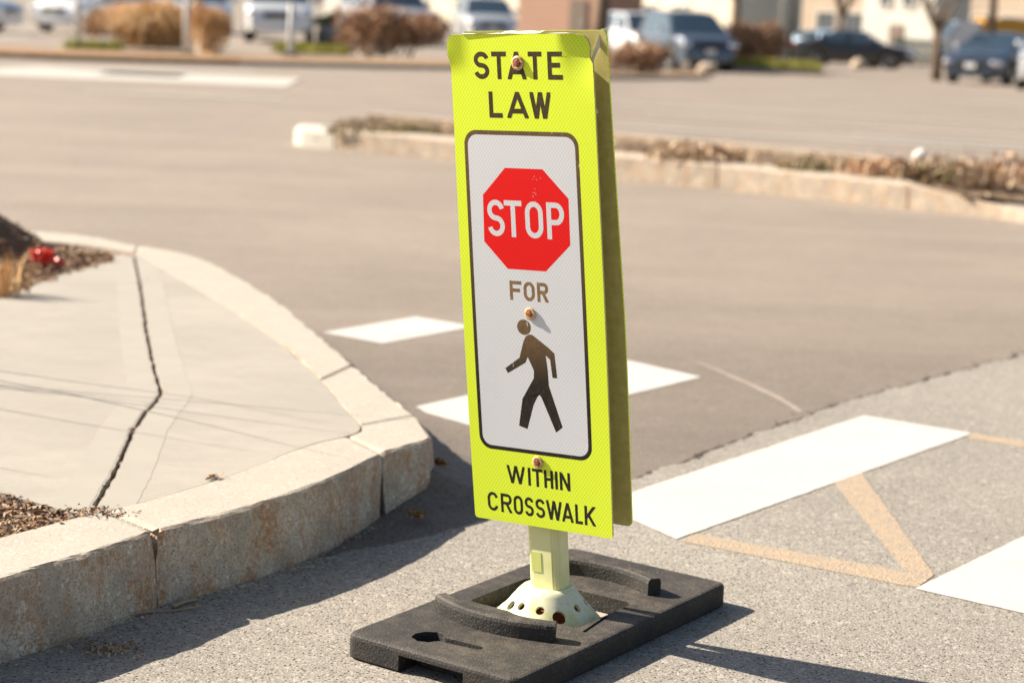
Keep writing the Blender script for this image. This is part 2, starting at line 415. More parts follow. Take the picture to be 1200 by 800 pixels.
def smooth_line(pts, it=2):
    for _ in range(it):
        q = [pts[0]]
        for a, b in zip(pts, pts[1:]): q += [a*0.75+b*0.25, a*0.25+b*0.75]
        pts = q + [pts[-1]]
    return pts
def fill_poly(name, pts, mat, z=None):
    bm = bmesh.new(); vs = [bm.verts.new((p.x, p.y, p.z if z is None else z)) for p in pts]
    f = bm.faces.new(vs); f.normal_update()
    if f.normal.z < 0: f.normal_flip()
    bmesh.ops.triangulate(bm, faces=[f])
    me = bpy.data.meshes.new(name); bm.to_mesh(me); bm.free(); me.materials.append(mat)
    o = bpy.data.objects.new(name, me); COL.objects.link(o); return o
def inside(p, poly):
    c = False; j = len(poly)-1
    for i in range(len(poly)):
        a, b = poly[i], poly[j]
        if (a.y > p.y) != (b.y > p.y) and p.x < (b.x-a.x)*(p.y-a.y)/(b.y-a.y)+a.x: c = not c
        j = i
    return c

# ================================================================== GROUND
def make_ground():
    ys = [-30, -8, 0, 4, 8, 12, 14, 16, 18, 20, 22.5, 25, 28, 31, 34, 37, 40, 44, 48, 52, 57, 62, 68, 75, 83, 92, 102, 115, 130, 150, 180, 230, 320, 450, 700]
    mb = MB(); us = [-3.0, -1.5, -0.8, -0.5, -0.35] + [-0.3+0.02*i for i in range(31)] + [0.35, 0.5, 0.8, 1.5, 3.0]
    for y in ys:
        for u in us:
            x = u*max(abs(y), 14); mb.v.append((x, y, terrain(x, y) - 0.006))
    nu = len(us)
    for i in range(len(ys)-1):
        for k in range(nu-1):
            mb.f.append([i*nu+k, i*nu+k+1, (i+1)*nu+k+1, (i+1)*nu+k]); mb.sm.append(True)
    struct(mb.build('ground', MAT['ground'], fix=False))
make_ground()
# older grey pavement in front, ending in a ragged seam
seam_px = [(388, 652), (430, 641), (480, 630), (520, 622), (555, 613), (620, 600), (700, 575), (740, 562), (800, 540), (870, 515), (940, 490), (1005, 466), (1060, 452), (1100, 441), (1150, 428), (1200, 415), (1320, 386)]
seam = resample([P(x, y) for x, y in seam_px], 0.02)
for p in seam:
    k = noise.noise(Vector((p.x*9, p.y*9, 0)))*0.022 + noise.noise(Vector((p.x*40, p.y*40, 3)))*0.012
    p.x -= k*0.5; p.y += k
far_right = seam[-1]
near = [far_right + Vector((6, 0.5, 0)), Vector((9, -4, 0)), Vector((-6, -4, 0)), Vector((-5, 2.2, 0)), P(-60, 700), P(200, 660)]
struct(fill_poly('grey_pavement', seam + near, MAT['old'], 0.0))
def lip():                                     # crumbling edge of the seam: loose crumbs of asphalt
    mb = MB(); rnd = random.Random(3)
    for p in seam[70:]:
        for _ in range(rnd.choice((0, 1, 1, 2))):
            s = rnd.uniform(0.0015, 0.006); c = p + Vector((rnd.gauss(0, .018), rnd.gauss(0.012, .02), 0.0))
            rock(mb, c, s, rnd)
    tag(mb.build('asphalt_crumbs', MAT['crumb']), kind='stuff')
def rock(mb, c, s, rnd, flat=0.6):
    vs = [Vector((rnd.uniform(.7, 1.2)*x, rnd.uniform(.7, 1.2)*y, rnd.uniform(.6, 1.1)*z*flat))*s for x, y, z in ((1,0,0),(-1,0,0),(0,1,0),(0,-1,0),(0,0,1),(0,0,-1))]
    a = rnd.uniform(0, 6.28); M_ = Matrix.Rotation(a, 3, 'Z')
    mb.add([c + M_ @ v for v in vs], [[0,2,4],[2,1,4],[1,3,4],[3,0,4],[2,0,5],[1,2,5],[3,1,5],[0,3,5]])
MAT['crumb'] = chips('asphalt crumbs', [(0.10,0.085,0.07),(0.16,0.135,0.11),(0.06,0.05,0.045),(0.25,0.21,0.17)])
lip()

def seam_crack():
    q = [p for p in seam if p.x > 0.16]; mb = MB(); a = []; b = []
    for i, p in enumerate(q):
        t = (q[min(i+1, len(q)-1)]-q[max(i-1, 0)]).normalized(); nrm = Vector((-t.y, t.x, 0))
        wd = max(0.0008, 0.017 + 0.016*noise.noise(Vector((p.x*5, p.y*5, 8))) + 0.010*noise.noise(Vector((p.x*28, p.y*28, 4))))
        a.append(p - nrm*0.004 + Vector((0, 0, -0.003))); b.append(p + nrm*wd + Vector((0, 0, -0.0048)))
    mb.add(a+b, [[i, i+1, len(a)+i+1, len(a)+i] for i in range(len(a)-1)])
    struct(mb.build('seam_crack', MAT['tar']))
MAT['tar'] = plain('dark broken asphalt edge', (0.040, 0.030, 0.025), 0.9, 0.4, 120)
seam_crack()
# painted crosswalk blocks
def block(name, pts, z, mat, label=None):
    pts = resample(pts + [pts[0]], 0.03)[:-1]
    for p in pts:
        p.x += noise.noise(Vector((p.x*30, p.y*30, 1)))*0.003; p.y += noise.noise(Vector((p.x*30, p.y*30, 7)))*0.003
    o = struct(fill_poly(name, pts, mat, z))
    return o
def para(l, t, r_):                              # left, top, right corner in picture -> block on the road
    a, b, c = P(*l), P(*t), P(*r_); return [a, b, c, a + (c-b)]
block('crosswalk_block', para((378, 388), (487, 369.5), (556, 381)), -0.0042, MAT['white_paint'])
block('crosswalk_block', para((480, 476), (736, 420.5), (822, 440)), -0.0042, MAT['white_paint'])
block('crosswalk_block', [P(793, 632), P(1140, 508), P(1012, 487), P(698, 591)], 0.0018, MAT['white_paint'])
d_l, d_v = P(1072, 690), P(1200, 719)
u_ = (P(1140, 508)-P(793, 632)).normalized(); v_ = (d_v-d_l).normalized()
block('crosswalk_block', [d_l, d_l+u_*1.6, d_l+u_*1.6+v_*0.42, d_l+v_*0.42], 0.0018, MAT['white_paint'])
block('painted_line', [P(815, 625.5), P(1030, 664), P(1070, 673), P(1080, 688), P(1060, 686), P(797, 634)], 0.0010, MAT['orange_paint'])
block('painted_line', [P(975, 563), P(1010, 554), P(1095, 674), P(1074, 688.5), P(1062, 671)], 0.0014, MAT['orange_paint'])
block('painted_line', [P(1140, 507.5), P(1240, 523), P(1240, 531), P(1132, 513)], 0.0010, MAT['orange_paint'])
block('painted_line', [P(808, 419.5), P(838, 429), P(880, 447), P(915, 463), P(942, 480), P(936, 481), P(911, 465.5), P(877, 449.5), P(836, 431)], -0.0045, MAT['scuff'])

# ================================================================== KERB AND SIDEWALK
KH = 0.15
outer_px = [(-150, 722), (-60, 697), (0, 678), (93, 653), (182, 622), (280, 599), (373, 569), (448, 531), (495, 518), (507, 514), (503, 504), (489, 486), (464, 469), (437, 446), (414, 427), (385, 402), (360, 381), (335, 358), (299, 336), (270, 318), (236, 302), (202, 293), (182, 290), (162, 288), (101, 275), (27, 269), (-60, 264), (-160, 258)]
inner_px = [(-150, 668), (-60, 646), (0, 630), (89, 606), (126, 599), (187, 583), (280, 555), (360, 521), (410, 511), (424, 505), (424, 498), (410, 483), (397, 469), (388, 456), (377, 444), (356, 422), (340, 408), (321, 395), (296, 378), (273, 362), (236, 340), (202, 321), (180, 308), (159, 297), (101, 287), (34, 281), (-60, 276), (-160, 270)]
# kerb ends: (outer index, inner index) of each stone's joints
stones = [(0, 0, 4, 4), (4, 4, 7, 8), (7, 8, 11, 10), (11, 10, 14, 14), (14, 14, 23, 23), (23, 23, 27, 27)]
OUT = [P(x, y, KH) for x, y in outer_px]; INN = [P(x, y, KH) for x, y in inner_px]
for L_ in (OUT, INN):                          # the kerb runs on beyond the picture's left edge
    L_[0] = L_[0] + (L_[0]-L_[1]).normalized()*2.2; L_[-1] = L_[-1] + (L_[-1]-L_[-2]).normalized()*2.5
def path_at(pts, n):
    L = [0]
    for a, b in zip(pts, pts[1:]): L.append(L[-1] + (b-a).length)
    out = []
    for i in range(n):
        t = L[-1]*i/(n-1); k = 0
        while k < len(L)-2 and L[k+1] < t: k += 1
        u = (t-L[k])/max(1e-9, L[k+1]-L[k]); out.append(pts[k].lerp(pts[k+1], u))
    return out
def kerb_stone(o_pts, i_pts, seed, mat, face=0.15, gap=0.006, name='kerb_stone', e0=(0, 0), e1=(0, 0), rough=1.0):
    ln = sum((b-a).length for a, b in zip(o_pts, o_pts[1:])); n = max(6, int(ln/0.018))
    if len(o_pts) > 3: o_s = path_at(smooth_line(o_pts, 2), n)
    else: o_s = path_at(o_pts, n)
    i_s = path_at(smooth_line(i_pts, 2) if len(i_pts) > 3 else i_pts, n)
    # small gap at both ends
    def shrink(q):
        q = list(q); d0 = (q[1]-q[0]).normalized(); d1 = (q[-2]-q[-1]).normalized(); q[0] = q[0]+d0*gap; q[-1] = q[-1]+d1*gap; return q
    o_s, i_s = shrink(o_s), shrink(i_s)
    rows = []; m = 0
    for k in range(n):
        a, b = i_s[k], o_s[k]; outd = (b-a); outd.z = 0; outd.normalize()
        top = b.z
        prof = []
        prof.append((a, -0.2)); prof.append((a, 0.0))
        for t in (0.25, 0.5, 0.75, 0.92): prof.append((a.lerp(b, t), 0.0))
        w_ = (b-a).length
        prof.append((b - outd*0.010, 0.0)); prof.append((b - outd*0.003, -0.004)); prof.append((b, -0.012))
        for j in range(1, 8): prof.append((b + outd*0.002*j, -0.012 - (face+0.03)*j/7))
        row = []
        edge = (k == 0 or k == n-1)
        for j, (p, dz) in enumerate(prof):
            q = Vector((p.x, p.y, top + dz)); s3 = Vector((q.x*11 + seed, q.y*11, q.z*11))
            if j >= 6:
                amp = (0.009 if j > 8 else 0.004)*rough
                q += outd*(noise.noise(s3)*amp + noise.noise(s3*3.7)*amp*0.55)
                if j in (6, 7, 8): q.z += noise.noise(s3*2.1)*0.004 - 0.001
            elif j >= 1: q.z += noise.noise(s3*0.5)*0.0015
            if edge and 1 <= j <= 8: q.z -= 0.004
            if edge and j >= 6:
                tp, bt = e0 if k == 0 else e1; u = (j-6)/9.0
                dr = (o_s[1]-o_s[0]) if k == 0 else (o_s[-2]-o_s[-1]); dr = Vector((dr.x, dr.y, 0)).normalized()
                q += dr*(tp*max(0, 1-u*2.2) + bt*u*u)
                if tp and j < 9: q -= outd*0.006
            row.append(q)
        rows.append(row); m = len(row)
    mb = MB(); vs = [q for r_ in rows for q in r_]; fs = []
    for k in range(n-1):
        for j in range(m-1): fs.append([k*m+j, k*m+j+1, (k+1)*m+j+1, (k+1)*m+j])
    fs.append(list(range(m))); fs.append([(n-1)*m+j for j in range(m)][::-1])
    mb.add(vs, fs)
    o = mb.build(name, mat); return struct(o)
for q, (o0, i0, o1, i1) in enumerate(stones):
    kerb_stone(OUT[o0:o1+1], INN[i0:i1+1], q*13.7, MAT['granite'], gap=0.0022, e0={1: (0.013, 0.0), 2: (0.0, 0.016)}.get(q, (0, 0)), e1={1: (0.0, 0.015), 0: (0.006, 0.004)}.get(q, (0, 0)))

def fillet():                                  # fresh asphalt banked up against the kerb's tip
    seq = OUT[6:17]; pts = path_at(smooth_line(seq, 3), 90); L_ = [0]
    for a, b in zip(pts, pts[1:]): L_.append(L_[-1]+(b-a).length)
    def s_of(k): return L_[min(range(len(pts)), key=lambda i: (pts[i]-OUT[k]).length)]
    tab = [(s_of(6), 0.0), (s_of(7), 0.10), (s_of(8), .55), (s_of(9), 1.0), (s_of(11), .9), (s_of(12), .7), (s_of(14), .25), (s_of(16), 0.0)]
    mb = MB(); ds = [-.03, -.01, .01, .03, .05, .08, .11, .15, .20, .26, .33]; nr = []
    for i in range(len(pts)):
        t = pts[min(len(pts)-1, i+9)]-pts[max(0, i-9)]; t.z = 0; t.normalize(); nr.append(Vector((t.y, -t.x, 0)))
    for i, p in enumerate(pts):
        w_ = lin(tab, L_[i])
        for d in ds:
            q = p + nr[i]*d; h = 0.085*w_*max(0.0, 1-max(d, 0)/.27)**1.6
            k = noise.noise(Vector((q.x*7, q.y*7, 3)))*.006*w_ + noise.noise(Vector((q.x*22, q.y*22, 3)))*.003*w_
            mb.v.append((q.x, q.y, (h + k if d < .24 else 0) - 0.0054))
    m = len(ds)
    for i in range(len(pts)-1):
        for j in range(m-1): mb.f.append([i*m+j, i*m+j+1, (i+1)*m+j+1, (i+1)*m+j]); mb.sm.append(True)
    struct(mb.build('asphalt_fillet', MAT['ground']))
def lin(tab, x):
    if x <= tab[0][0]: return tab[0][1]
    for (a, va), (b, vb) in zip(tab, tab[1:]):
        if x <= b: return va+(vb-va)*(x-a)/max(1e-9, b-a)
    return tab[-1][1]
fillet()
# sidewalk slabs, split by the wide dark joint
joint_px = [(157, 298), (164, 331), (172, 389), (181, 432), (189, 461), (174, 480), (157, 502), (140, 541), (121, 576), (107, 602)]
SW = KH - 0.002
J = [P(x, y, SW) for x, y in joint_px]
def off(pts, d):
    out = []
    for i, p in enumerate(pts):
        t = (pts[min(i+1, len(pts)-1)]-pts[max(i-1, 0)]).normalized(); out.append(p + Vector((-t.y, t.x, 0))*d)
    return out
JL = resample(off(J, -0.006), 0.01); JR = resample(off(J, 0.0055), 0.01)
for q in (JL, JR):
    for p in q: p.x += noise.noise(Vector((p.x*16, p.y*16, 2)))*0.005 + noise.noise(Vector((p.x*80, p.y*80, 2)))*0.0018
def slab(name, pts, thick=0.12):
    bm = bmesh.new(); vs = [bm.verts.new((p.x, p.y, SW)) for p in pts]
    f = bm.faces.new(vs); f.normal_update()
    if f.normal.z < 0: f.normal_flip()
    r_ = bmesh.ops.extrude_face_region(bm, geom=[f])
    for v in r_['geom']:
        if isinstance(v, bmesh.types.BMVert): v.co.z -= thick
    bmesh.ops.recalc_face_normals(bm, faces=bm.faces)
    bmesh.ops.triangulate(bm, faces=[g for g in bm.faces if len(g.verts) > 4])
    me = bpy.data.meshes.new(name); bm.to_mesh(me); bm.free(); me.materials.append(MAT['concrete'])
    o = bpy.data.objects.new(name, me); COL.objects.link(o); return struct(o)
inner_r = [P(x, y, SW) for x, y in inner_px[5:24]]
inr = [INN[i] for i in range(5, 24)]
def toward(pts, d):                      # pull the slab edge 5 mm off the kerb
    c = sum((p for p in pts), Vector())/len(pts)
    return [p + (c-p).normalized()*d for p in pts]
slab('sidewalk', JR + [P(122, 600, SW)] + toward(smooth_line(inr, 2), 0.013))
slab('sidewalk', JL + [P(104, 604, SW), P(92, 602, SW), P(0, 577, SW), P(-150, 548, SW), P(-400, 520, SW), P(-400, 430, SW), P(-150, 386, SW), P(0, 350, SW), P(78, 319.5, SW), P(132, 306.5, SW), P(154, 298.5, SW)])
# control strips: slightly smoother trowelled borders next to the joint
MAT['trowel'] = plain('trowelled concrete', (0.338, 0.309, 0.265), 0.8, 0.09, 9)
for sgn, base in ((1, JR), (-1, JL)):
    a = [p.copy() for p in base[4:-4]]; b = off(a, sgn*0.075)
    st = fill_poly('trowelled_edge', [Vector((p.x, p.y, SW+0.0005)) for p in (off(a, sgn*0.004) + b[::-1])], MAT['trowel']); struct(st)
# soil under the joint and the beds
def bed(name, poly, z, mat, bump_fn, step=0.03):
    xs = [p.x for p in poly]; ys = [p.y for p in poly]
    x0, x1, y0, y1 = min(xs), max(xs), min(ys), max(ys)
    nx = int((x1-x0)/step)+2; ny = int((y1-y0)/step)+2
    idx = {}; mb = MB()
    for j in range(ny):
        for i in range(nx):
            p = Vector((x0+i*step, y0+j*step, 0)); idx[i, j] = len(mb.v); mb.v.append((p.x, p.y, z + bump_fn(p.x, p.y)))
    for j in range(ny-1):
        for i in range(nx-1):
            c = Vector((x0+(i+.5)*step, y0+(j+.5)*step, 0))
            if inside(c, poly): mb.f.append([idx[i, j], idx[i+1, j], idx[i+1, j+1], idx[i, j+1]]); mb.sm.append(False)
    return tag(mb.build(name, mat, fix=False), kind='stuff')
MC = P(-75, 292, 0.15)                                   # centre of the soil mound
def b1(x, y):
    d = Vector((x-MC.x, y-MC.y, 0)).length
    m = 0.27*max(0, 1 - (d/0.47)**1.3)
    return m + noise.noise(Vector((x*14, y*14, 0)))*0.012 + noise.noise(Vector((x*45, y*45, 5)))*0.006 - 0.012
bed1 = [P(-420, 420, KH), P(-150, 392, KH), P(0, 355, KH), P(78, 322, KH), P(132, 309, KH), P(156, 300, KH), P(132, 296, KH), P(101, 290, KH), P(34, 285, KH), P(-60, 280, KH), P(-160, 273, KH), P(-400, 262, KH)]
bed('mulch', bed1, KH-0.008, MAT['mulch'], b1)
bed2 = [P(-300, 712, KH), P(0, 632, KH), P(92, 607, KH), P(104, 603, KH), P(90, 600, KH), P(0, 575, KH), P(-150, 545, KH), P(-400, 518, KH)]
def b2(x, y): return noise.noise(Vector((x*22, y*22, 0)))*0.006 - 0.006
bed('mulch', bed2, KH-0.006, MAT['mulch'], b2, 0.015)
struct(fill_poly('joint_soil', off(J, -0.05) + off(J, 0.05)[::-1], MAT['mulch'], KH-0.016))
struct(fill_poly('planting_bed', INN[:5] + [J[-1], J[4], J[0]] + INN[24:] + [Vector((-9, INN[-1].y, 0)), Vector((-9, INN[0].y, 0))], MAT['mulch'], KH-0.032))
def flake(mb, c, l, wd, rnd, tilt=0.5):
    a = rnd.uniform(0, 6.28); ax = Vector((math.cos(a), math.sin(a), rnd.gauss(0, tilt))).normalized()
    bx = ax.cross(Vector((rnd.gauss(0, tilt), rnd.gauss(0, tilt), 1))).normalized()
    t = ax.cross(bx)*0.12*l
    mb.add([c-ax*l-bx*wd, c+ax*l-bx*wd*rnd.uniform(.4, 1), c+ax*l*1.1+bx*wd*rnd.uniform(.4, 1)+t, c-ax*l+bx*wd], [[0, 1, 2, 3]])
def scatter_chips(name, poly, fn, z, n, lo, hi, mat, seed, edge_blur=0.0):
    rnd = random.Random(seed); mb = MB(); xs = [p.x for p in poly]; ys = [p.y for p in poly]; k = 0
    while k < n:
        p = Vector((rnd.uniform(max(min(xs), -2.4), max(xs)), rnd.uniform(min(ys), max(ys)), 0))
        if not inside(p, poly): continue
        if poly is bed1 and (p-Vector((MC.x, MC.y, 0))).length < 0.44 and rnd.random() < .93: k += 1; continue
        k += 1
        if edge_blur: p += Vector((rnd.gauss(0, edge_blur), rnd.gauss(0, edge_blur), 0))
        l = rnd.uniform(lo, hi); flake(mb, Vector((p.x, p.y, z + fn(p.x, p.y) + l*0.35)), l, l*rnd.uniform(.25, .6), rnd)
    return tag(mb.build(name, mat, fix=False), kind='stuff')
scatter_chips('bark_chips', bed1, b1, KH, 9000, 0.005, 0.016, MAT['chips'], 1, 0.004)
scatter_chips('bark_chips', bed2, b2, KH, 6500, 0.003, 0.009, MAT['chips'], 2, 0.004)
_rn = random.Random(5); mb = MB()
for p in J:
    for _ in range(16):
        flake(mb, p + Vector((_rn.gauss(0, .009), _rn.gauss(0, .05), _rn.uniform(-.02, .003))), _rn.uniform(.003, .007), .003, _rn)
q = P(112, 600, KH)
for _ in range(140): flake(mb, q + Vector((_rn.gauss(0, .035), _rn.gauss(0, .02), _rn.uniform(.0, .006))), _rn.uniform(.002, .006), .002, _rn)
tag(mb.build('joint_litter', MAT['chips'], fix=False), kind='stuff')
MAT['hairline'] = plain('hairline crack', (0.14, 0.12, 0.10), 0.9)

# ================================================================== THE CROSSWALK SIGN
BX, BY, BYAW = 0.0885, 3.486, -0.600
BL, BW, BH = 0.748, 0.378, 0.047
sign = thing('crosswalk_sign', 'yellow green pedestrian crossing sign reading STATE LAW on a black rubber base', 'crosswalk sign', (BX, BY, 0.001), BYAW)
def rr(cx, cy, w_, h_, r_, n=6):
    out = []
    for sx, sy, a0 in ((1, 1, 0), (-1, 1, 90), (-1, -1, 180), (1, -1, 270)):
        for i in range(n+1):
            a = R(a0 + 90*i/n); out.append((cx + sx*(w_/2-r_) + r_*math.cos(a), cy + sy*(h_/2-r_) + r_*math.sin(a)))
    return out
def boolean(o, cutters):
    for c in cutters:
        m = o.modifiers.new("b", 'BOOLEAN'); m.operation = 'DIFFERENCE'; m.solver = 'EXACT'; m.object = c
    bpy.context.view_layer.update()
    dg = bpy.context.evaluated_depsgraph_get(); me = bpy.data.meshes.new_from_object(o.evaluated_get(dg))
    o.modifiers.clear(); old = o.data; o.data = me
    for c in cutters:
        d = c.data; bpy.data.objects.remove(c); bpy.data.meshes.remove(d)
def cut(fn):
    mb = MB(); fn(mb); return mb.build('cutter', MAT['rubber'])
def rubber_base():
    mb = MB(); rings = []
    for ins, z in ((0.004, 0.0), (0.0, 0.004), (0.0, BH-0.009), (0.0012, BH-0.0045), (0.0042, BH-0.0012), (0.009, BH)):
        rings.append([(x, y, z) for x, y in rr(0, 0, BW-2*ins, BL-2*ins, 0.022-ins, 6)])
    m_ = len(rings[0]); fs_ = [list(range(m_))[::-1], [5*m_+k for k in range(m_)]]
    for q_ in range(5):
        for k in range(m_): fs_.append([q_*m_+k, q_*m_+(k+1) % m_, (q_+1)*m_+(k+1) % m_, (q_+1)*m_+k])
    mb.add([p for r_ in rings for p in r_], fs_)
    o = mb.build('rubber_base', MAT['rubber'])
    cs = [cut(lambda m: m.prism(rr(-0.008, 0.025, 0.246, 0.20, 0.012), 0.010, 0.1)),               # well round the post
          cut(lambda m: m.prism([(-0.084,-0.316),(-0.062,-0.326),(-0.043,-0.318),(-0.034,-0.301),(0.045,-0.292),(0.052,-0.283),(0.045,-0.275),(-0.036,-0.279),(-0.047,-0.268),(-0.064,-0.264),(-0.082,-0.275),(-0.090,-0.296)], 0.018, 0.1)),   # keyhole
          cut(lambda m: m.box((0.004, -BL/2, 0.012), (0.142, 0.10, 0.040), 0, 0)),                  # hand slot in the end
          cut(lambda m: m.box((0.004, BL/2, 0.012), (0.142, 0.10, 0.040), 0, 0)),
          cut(lambda m: m.box((0.150, 0.085, BH+0.003), (0.072, 0.007, 0.014))),                    # narrow slots beside the well
          cut(lambda m: m.box((0.128, -0.03, BH+0.003), (0.007, 0.11, 0.016), 0.15)),
          cut(lambda m: m.box((-0.145, -0.14, BH+0.002), (0.022, 0.022, 0.02), 0.6))]
    boolean(o, cs); o.parent = sign
    return o
base = rubber_base()
def ridge(cy, bow, x0, x1, flip):
    n = 22; mb = MB(); rows = []
    for i in range(n+1):
        t = i/n; x = x0 + (x1-x0)*t; y = cy + bow*(1-((2*t-1)**2))
        e = 1.0
        th, hh = 0.030, 0.034
        dx = 1; dy = bow*(-4*(2*t-1))/(x1-x0); L_ = math.hypot(dx, dy); nx, ny = -dy/L_, dx/L_
        prof = [(-.5, -0.004), (-.5, .72), (-.44, .90), (-.30, 1.0), (.30, 1.0), (.44, .90), (.5, .72), (.5, -0.004)]
        rows.append([(x + nx*a*th, y + ny*a*th, BH - 0.001 + b*hh*e + noise.noise(Vector((x*60, y*60, b*4)))*0.0009) for a, b in prof])
    m = len(rows[0]); vs = [q for r_ in rows for q in r_]; fs = []
    for i in range(n):
        for j in range(m-1): fs.append([i*m+j, i*m+j+1, (i+1)*m+j+1, (i+1)*m+j])
    fs += [list(range(m)), [n*m+j for j in range(m)][::-1]]
    mb.add(vs, fs); mb.build('curved_rib', MAT['rubber'], base)
ridge(-0.157, -0.034, -0.135, 0.122, 0)
ridge(0.200, 0.030, -0.122, 0.118, 1)
# pale tray in the well
MAT['tray'] = plain('dusty concrete coloured tray', (0.42, 0.36, 0.30), 0.85, 0.2, 40)
MB().prism(rr(-0.008, 0.025, 0.236, 0.19, 0.010), 0.011, 0.015).build('tray', MAT['tray'], base)
# cone with holes
def cone():
    prof = [(0.106, 0.012), (0.1065, 0.020), (0.103, 0.026), (0.075, 0.056), (0.056, 0.079), (0.050, 0.085), (0.044, 0.088), (0.030, 0.0885), (0.030, 0.080), (0.046, 0.078), (0.070, 0.050), (0.097, 0.020), (0.098, 0.012)]
    mb = MB(); mb.lathe(prof, 56, None, True, True)
    o = mb.build('mounting_cone', MAT['cone'], None)
    cs = []
    for a, zc, r_ in ((-40, .046, .0135), (-68, .062, .0085), (-101, .063, .0085), (-122, .054, .0105), (-160, .050, .012), (-5, .062, .008), (30, .062, .008), (60, .046, .0125), (95, .062, .008), (130, .062, .008), (165, .062, .008)):
        M_ = Matrix.Rotation(R(a), 4, 'Z') @ Matrix.Translation((0.075, 0, zc)) @ Matrix.Rotation(R(52), 4, 'Y')
        cs.append(cut(lambda m: m.lathe([(r_, -0.03), (r_, 0.03)], 20, M_)))
    boolean(o, cs); o.parent = sign
    for p in o.data.polygons: p.use_smooth = True
    return o
cone_o = cone()
try: cone_o.data.set_sharp_from_angle(angle=R(35))
except Exception: pass
MB().lathe([(0.045, 0.016), (0.045, 0.024)], 24, None, False).build('anchor_plate', MAT['rust'], sign)
# the post leans a little: everything above hangs on an axis of its own
PX, PY, PZ, PYAW, L1, L2 = 0.0737, 3.4454, 0.2143, -0.5751, -0.0483, 0.0911
ex = Vector((math.cos(PYAW), math.sin(PYAW), 0)); fn = Vector((math.sin(PYAW), -math.cos(PYAW), 0))
pu = (Vector((0, 0, 1)) + math.tan(L1)*ex + math.tan(L2)*fn).normalized()
px_ = (ex - pu*ex.dot(pu)).normalized(); py_ = pu.cross(px_)          # py_ points to the back of the sign
SM = Matrix(((px_.x, py_.x, pu.x, PX), (px_.y, py_.y, pu.y, PY), (px_.z, py_.z, pu.z, PZ), (0, 0, 0, 1)))
bpy.context.view_layer.update()
SI = sign.matrix_world.inverted()
def on_sign(o):                               # o is modelled in sign-panel coordinates (x right, y back, z up from the panel's lower edge)
    o.parent = sign; o.matrix_parent_inverse = SI; o.matrix_world = SM; return o
def panel_part(mb, name, mat, fix=True): return on_sign(mb.build(name, mat, None, fix=fix))
GAP = 0.064                                    # front face to back panel
def post():
    mb = MB(); hw, hd, ch = 0.0345, 0.026, 0.010; poly = [(-hw+ch, -hd), (hw-ch, -hd), (hw, -hd+ch), (hw, hd-ch), (hw-ch, hd), (-hw+ch, hd), (-hw, hd-ch), (-hw, -hd+ch)]
    poly = [(x-0.013, y+0.034) for x, y in poly]
    mb.prism(poly, -0.135, 0.88)
    o = panel_part(mb, 'post', MAT['post'])
    bm = bmesh.new(); bm.from_mesh(o.data)
    bmesh.ops.bevel(bm, geom=bm.edges[:], offset=0.003, segments=2, affect='EDGES'); bm.to_mesh(o.data); bm.free()
    r_ = MB(); r_.prism(rr(0, 0, 0.022, 0.040, 0.003, 4), 0, 0.0004, Matrix.Translation((-0.025, 0.0076, -0.075)) @ Matrix.Rotation(R(90), 4, 'X'))
    MAT['recess'] = plain('greener moulded patch', (0.64, 0.68, 0.22), 0.4, 0.1)
    c = r_.build('moulded_patch', MAT['recess'], o)
    MB().prism([(x*1.22+0.013*.22, (y-0.034)*1.22+0.034) for x, y in poly], -0.141, -0.128).build('collar', MAT['cone'], o)
post()
def sheet(name, pts, y0, y1, mats, bow=0.0, dy=None, nx=24, nz=72):
    """thin panel with rounded corners: a grid clipped to the outline, given thickness y0..y1"""
    bm = bmesh.new(); vs = [bm.verts.new((x, 0, z)) for x, z in pts]; f = bm.faces.new(vs)
    xs = [p[0] for p in pts]; zs = [p[1] for p in pts]
    def bis(axis, v):
        no = Vector((1, 0, 0)) if axis == 0 else Vector((0, 0, 1)); co = no*v
        bmesh.ops.bisect_plane(bm, geom=bm.verts[:]+bm.edges[:]+bm.faces[:], plane_co=co, plane_no=no)
    for i in range(1, nx): bis(0, min(xs)+(max(xs)-min(xs))*i/nx)
    for i in range(1, nz): bis(2, min(zs)+(max(zs)-min(zs))*i/nz)
    back = bmesh.ops.duplicate(bm, geom=bm.faces[:]+bm.edges[:]+bm.verts[:])
    bv = [g for g in back['geom'] if isinstance(g, bmesh.types.BMVert)]; bset = set(bv)
    for v in bm.verts: v.co.y = (y1 if v in bset else y0)
    be = [e for e in bm.edges if e.is_boundary]
    bmesh.ops.bridge_loops(bm, edges=be)
    for v in bm.verts:
        if dy: v.co.y += dy(v.co.x, v.co.z)
    bmesh.ops.recalc_face_normals(bm, faces=bm.faces)
    me = bpy.data.meshes.new(name)
    for m in mats: me.materials.append(m)
    for fc in bm.faces:
        if len(mats) > 1 and abs(fc.normal.y) > 0.3: fc.material_index = 0 if fc.normal.y < 0 else 1
        elif len(mats) > 1: fc.material_index = 1
        fc.smooth = abs(fc.normal.y) > 0.3
    bm.to_mesh(me); bm.free()
    me.set_sharp_from_angle(angle=R(40))
    o = bpy.data.objects.new(name, me); COL.objects.link(o); return on_sign(o)
Wp, Hp = 0.305, 0.914
def front_bend(x, z):
    y = 0.003*math.sin(z*5.0)*(x/0.15)
    t = max(0, (z-0.80)/0.114)
    if x > 0.09: y += 0.030*min(1, (x-0.09)/0.055)*t*t                     # bent top right corner
    if x < -0.12 and z > 0.85: y += -0.006*min(1, (-x-0.12)/0.03)*min(1, (z-0.85)/0.03)
    return y
TH = 0.0045
outline = rr(0, Hp/2, Wp, Hp, 0.012)
o_l = [(-0.1525, 0.868), (-0.1555, 0.874), (-0.1545, 0.899), (-0.1455, 0.913)]
outline = [p for p in outline if not (p[0] < -0.135 and p[1] > 0.86) and not (p[0] > 0.13 and p[1] > 0.82)]
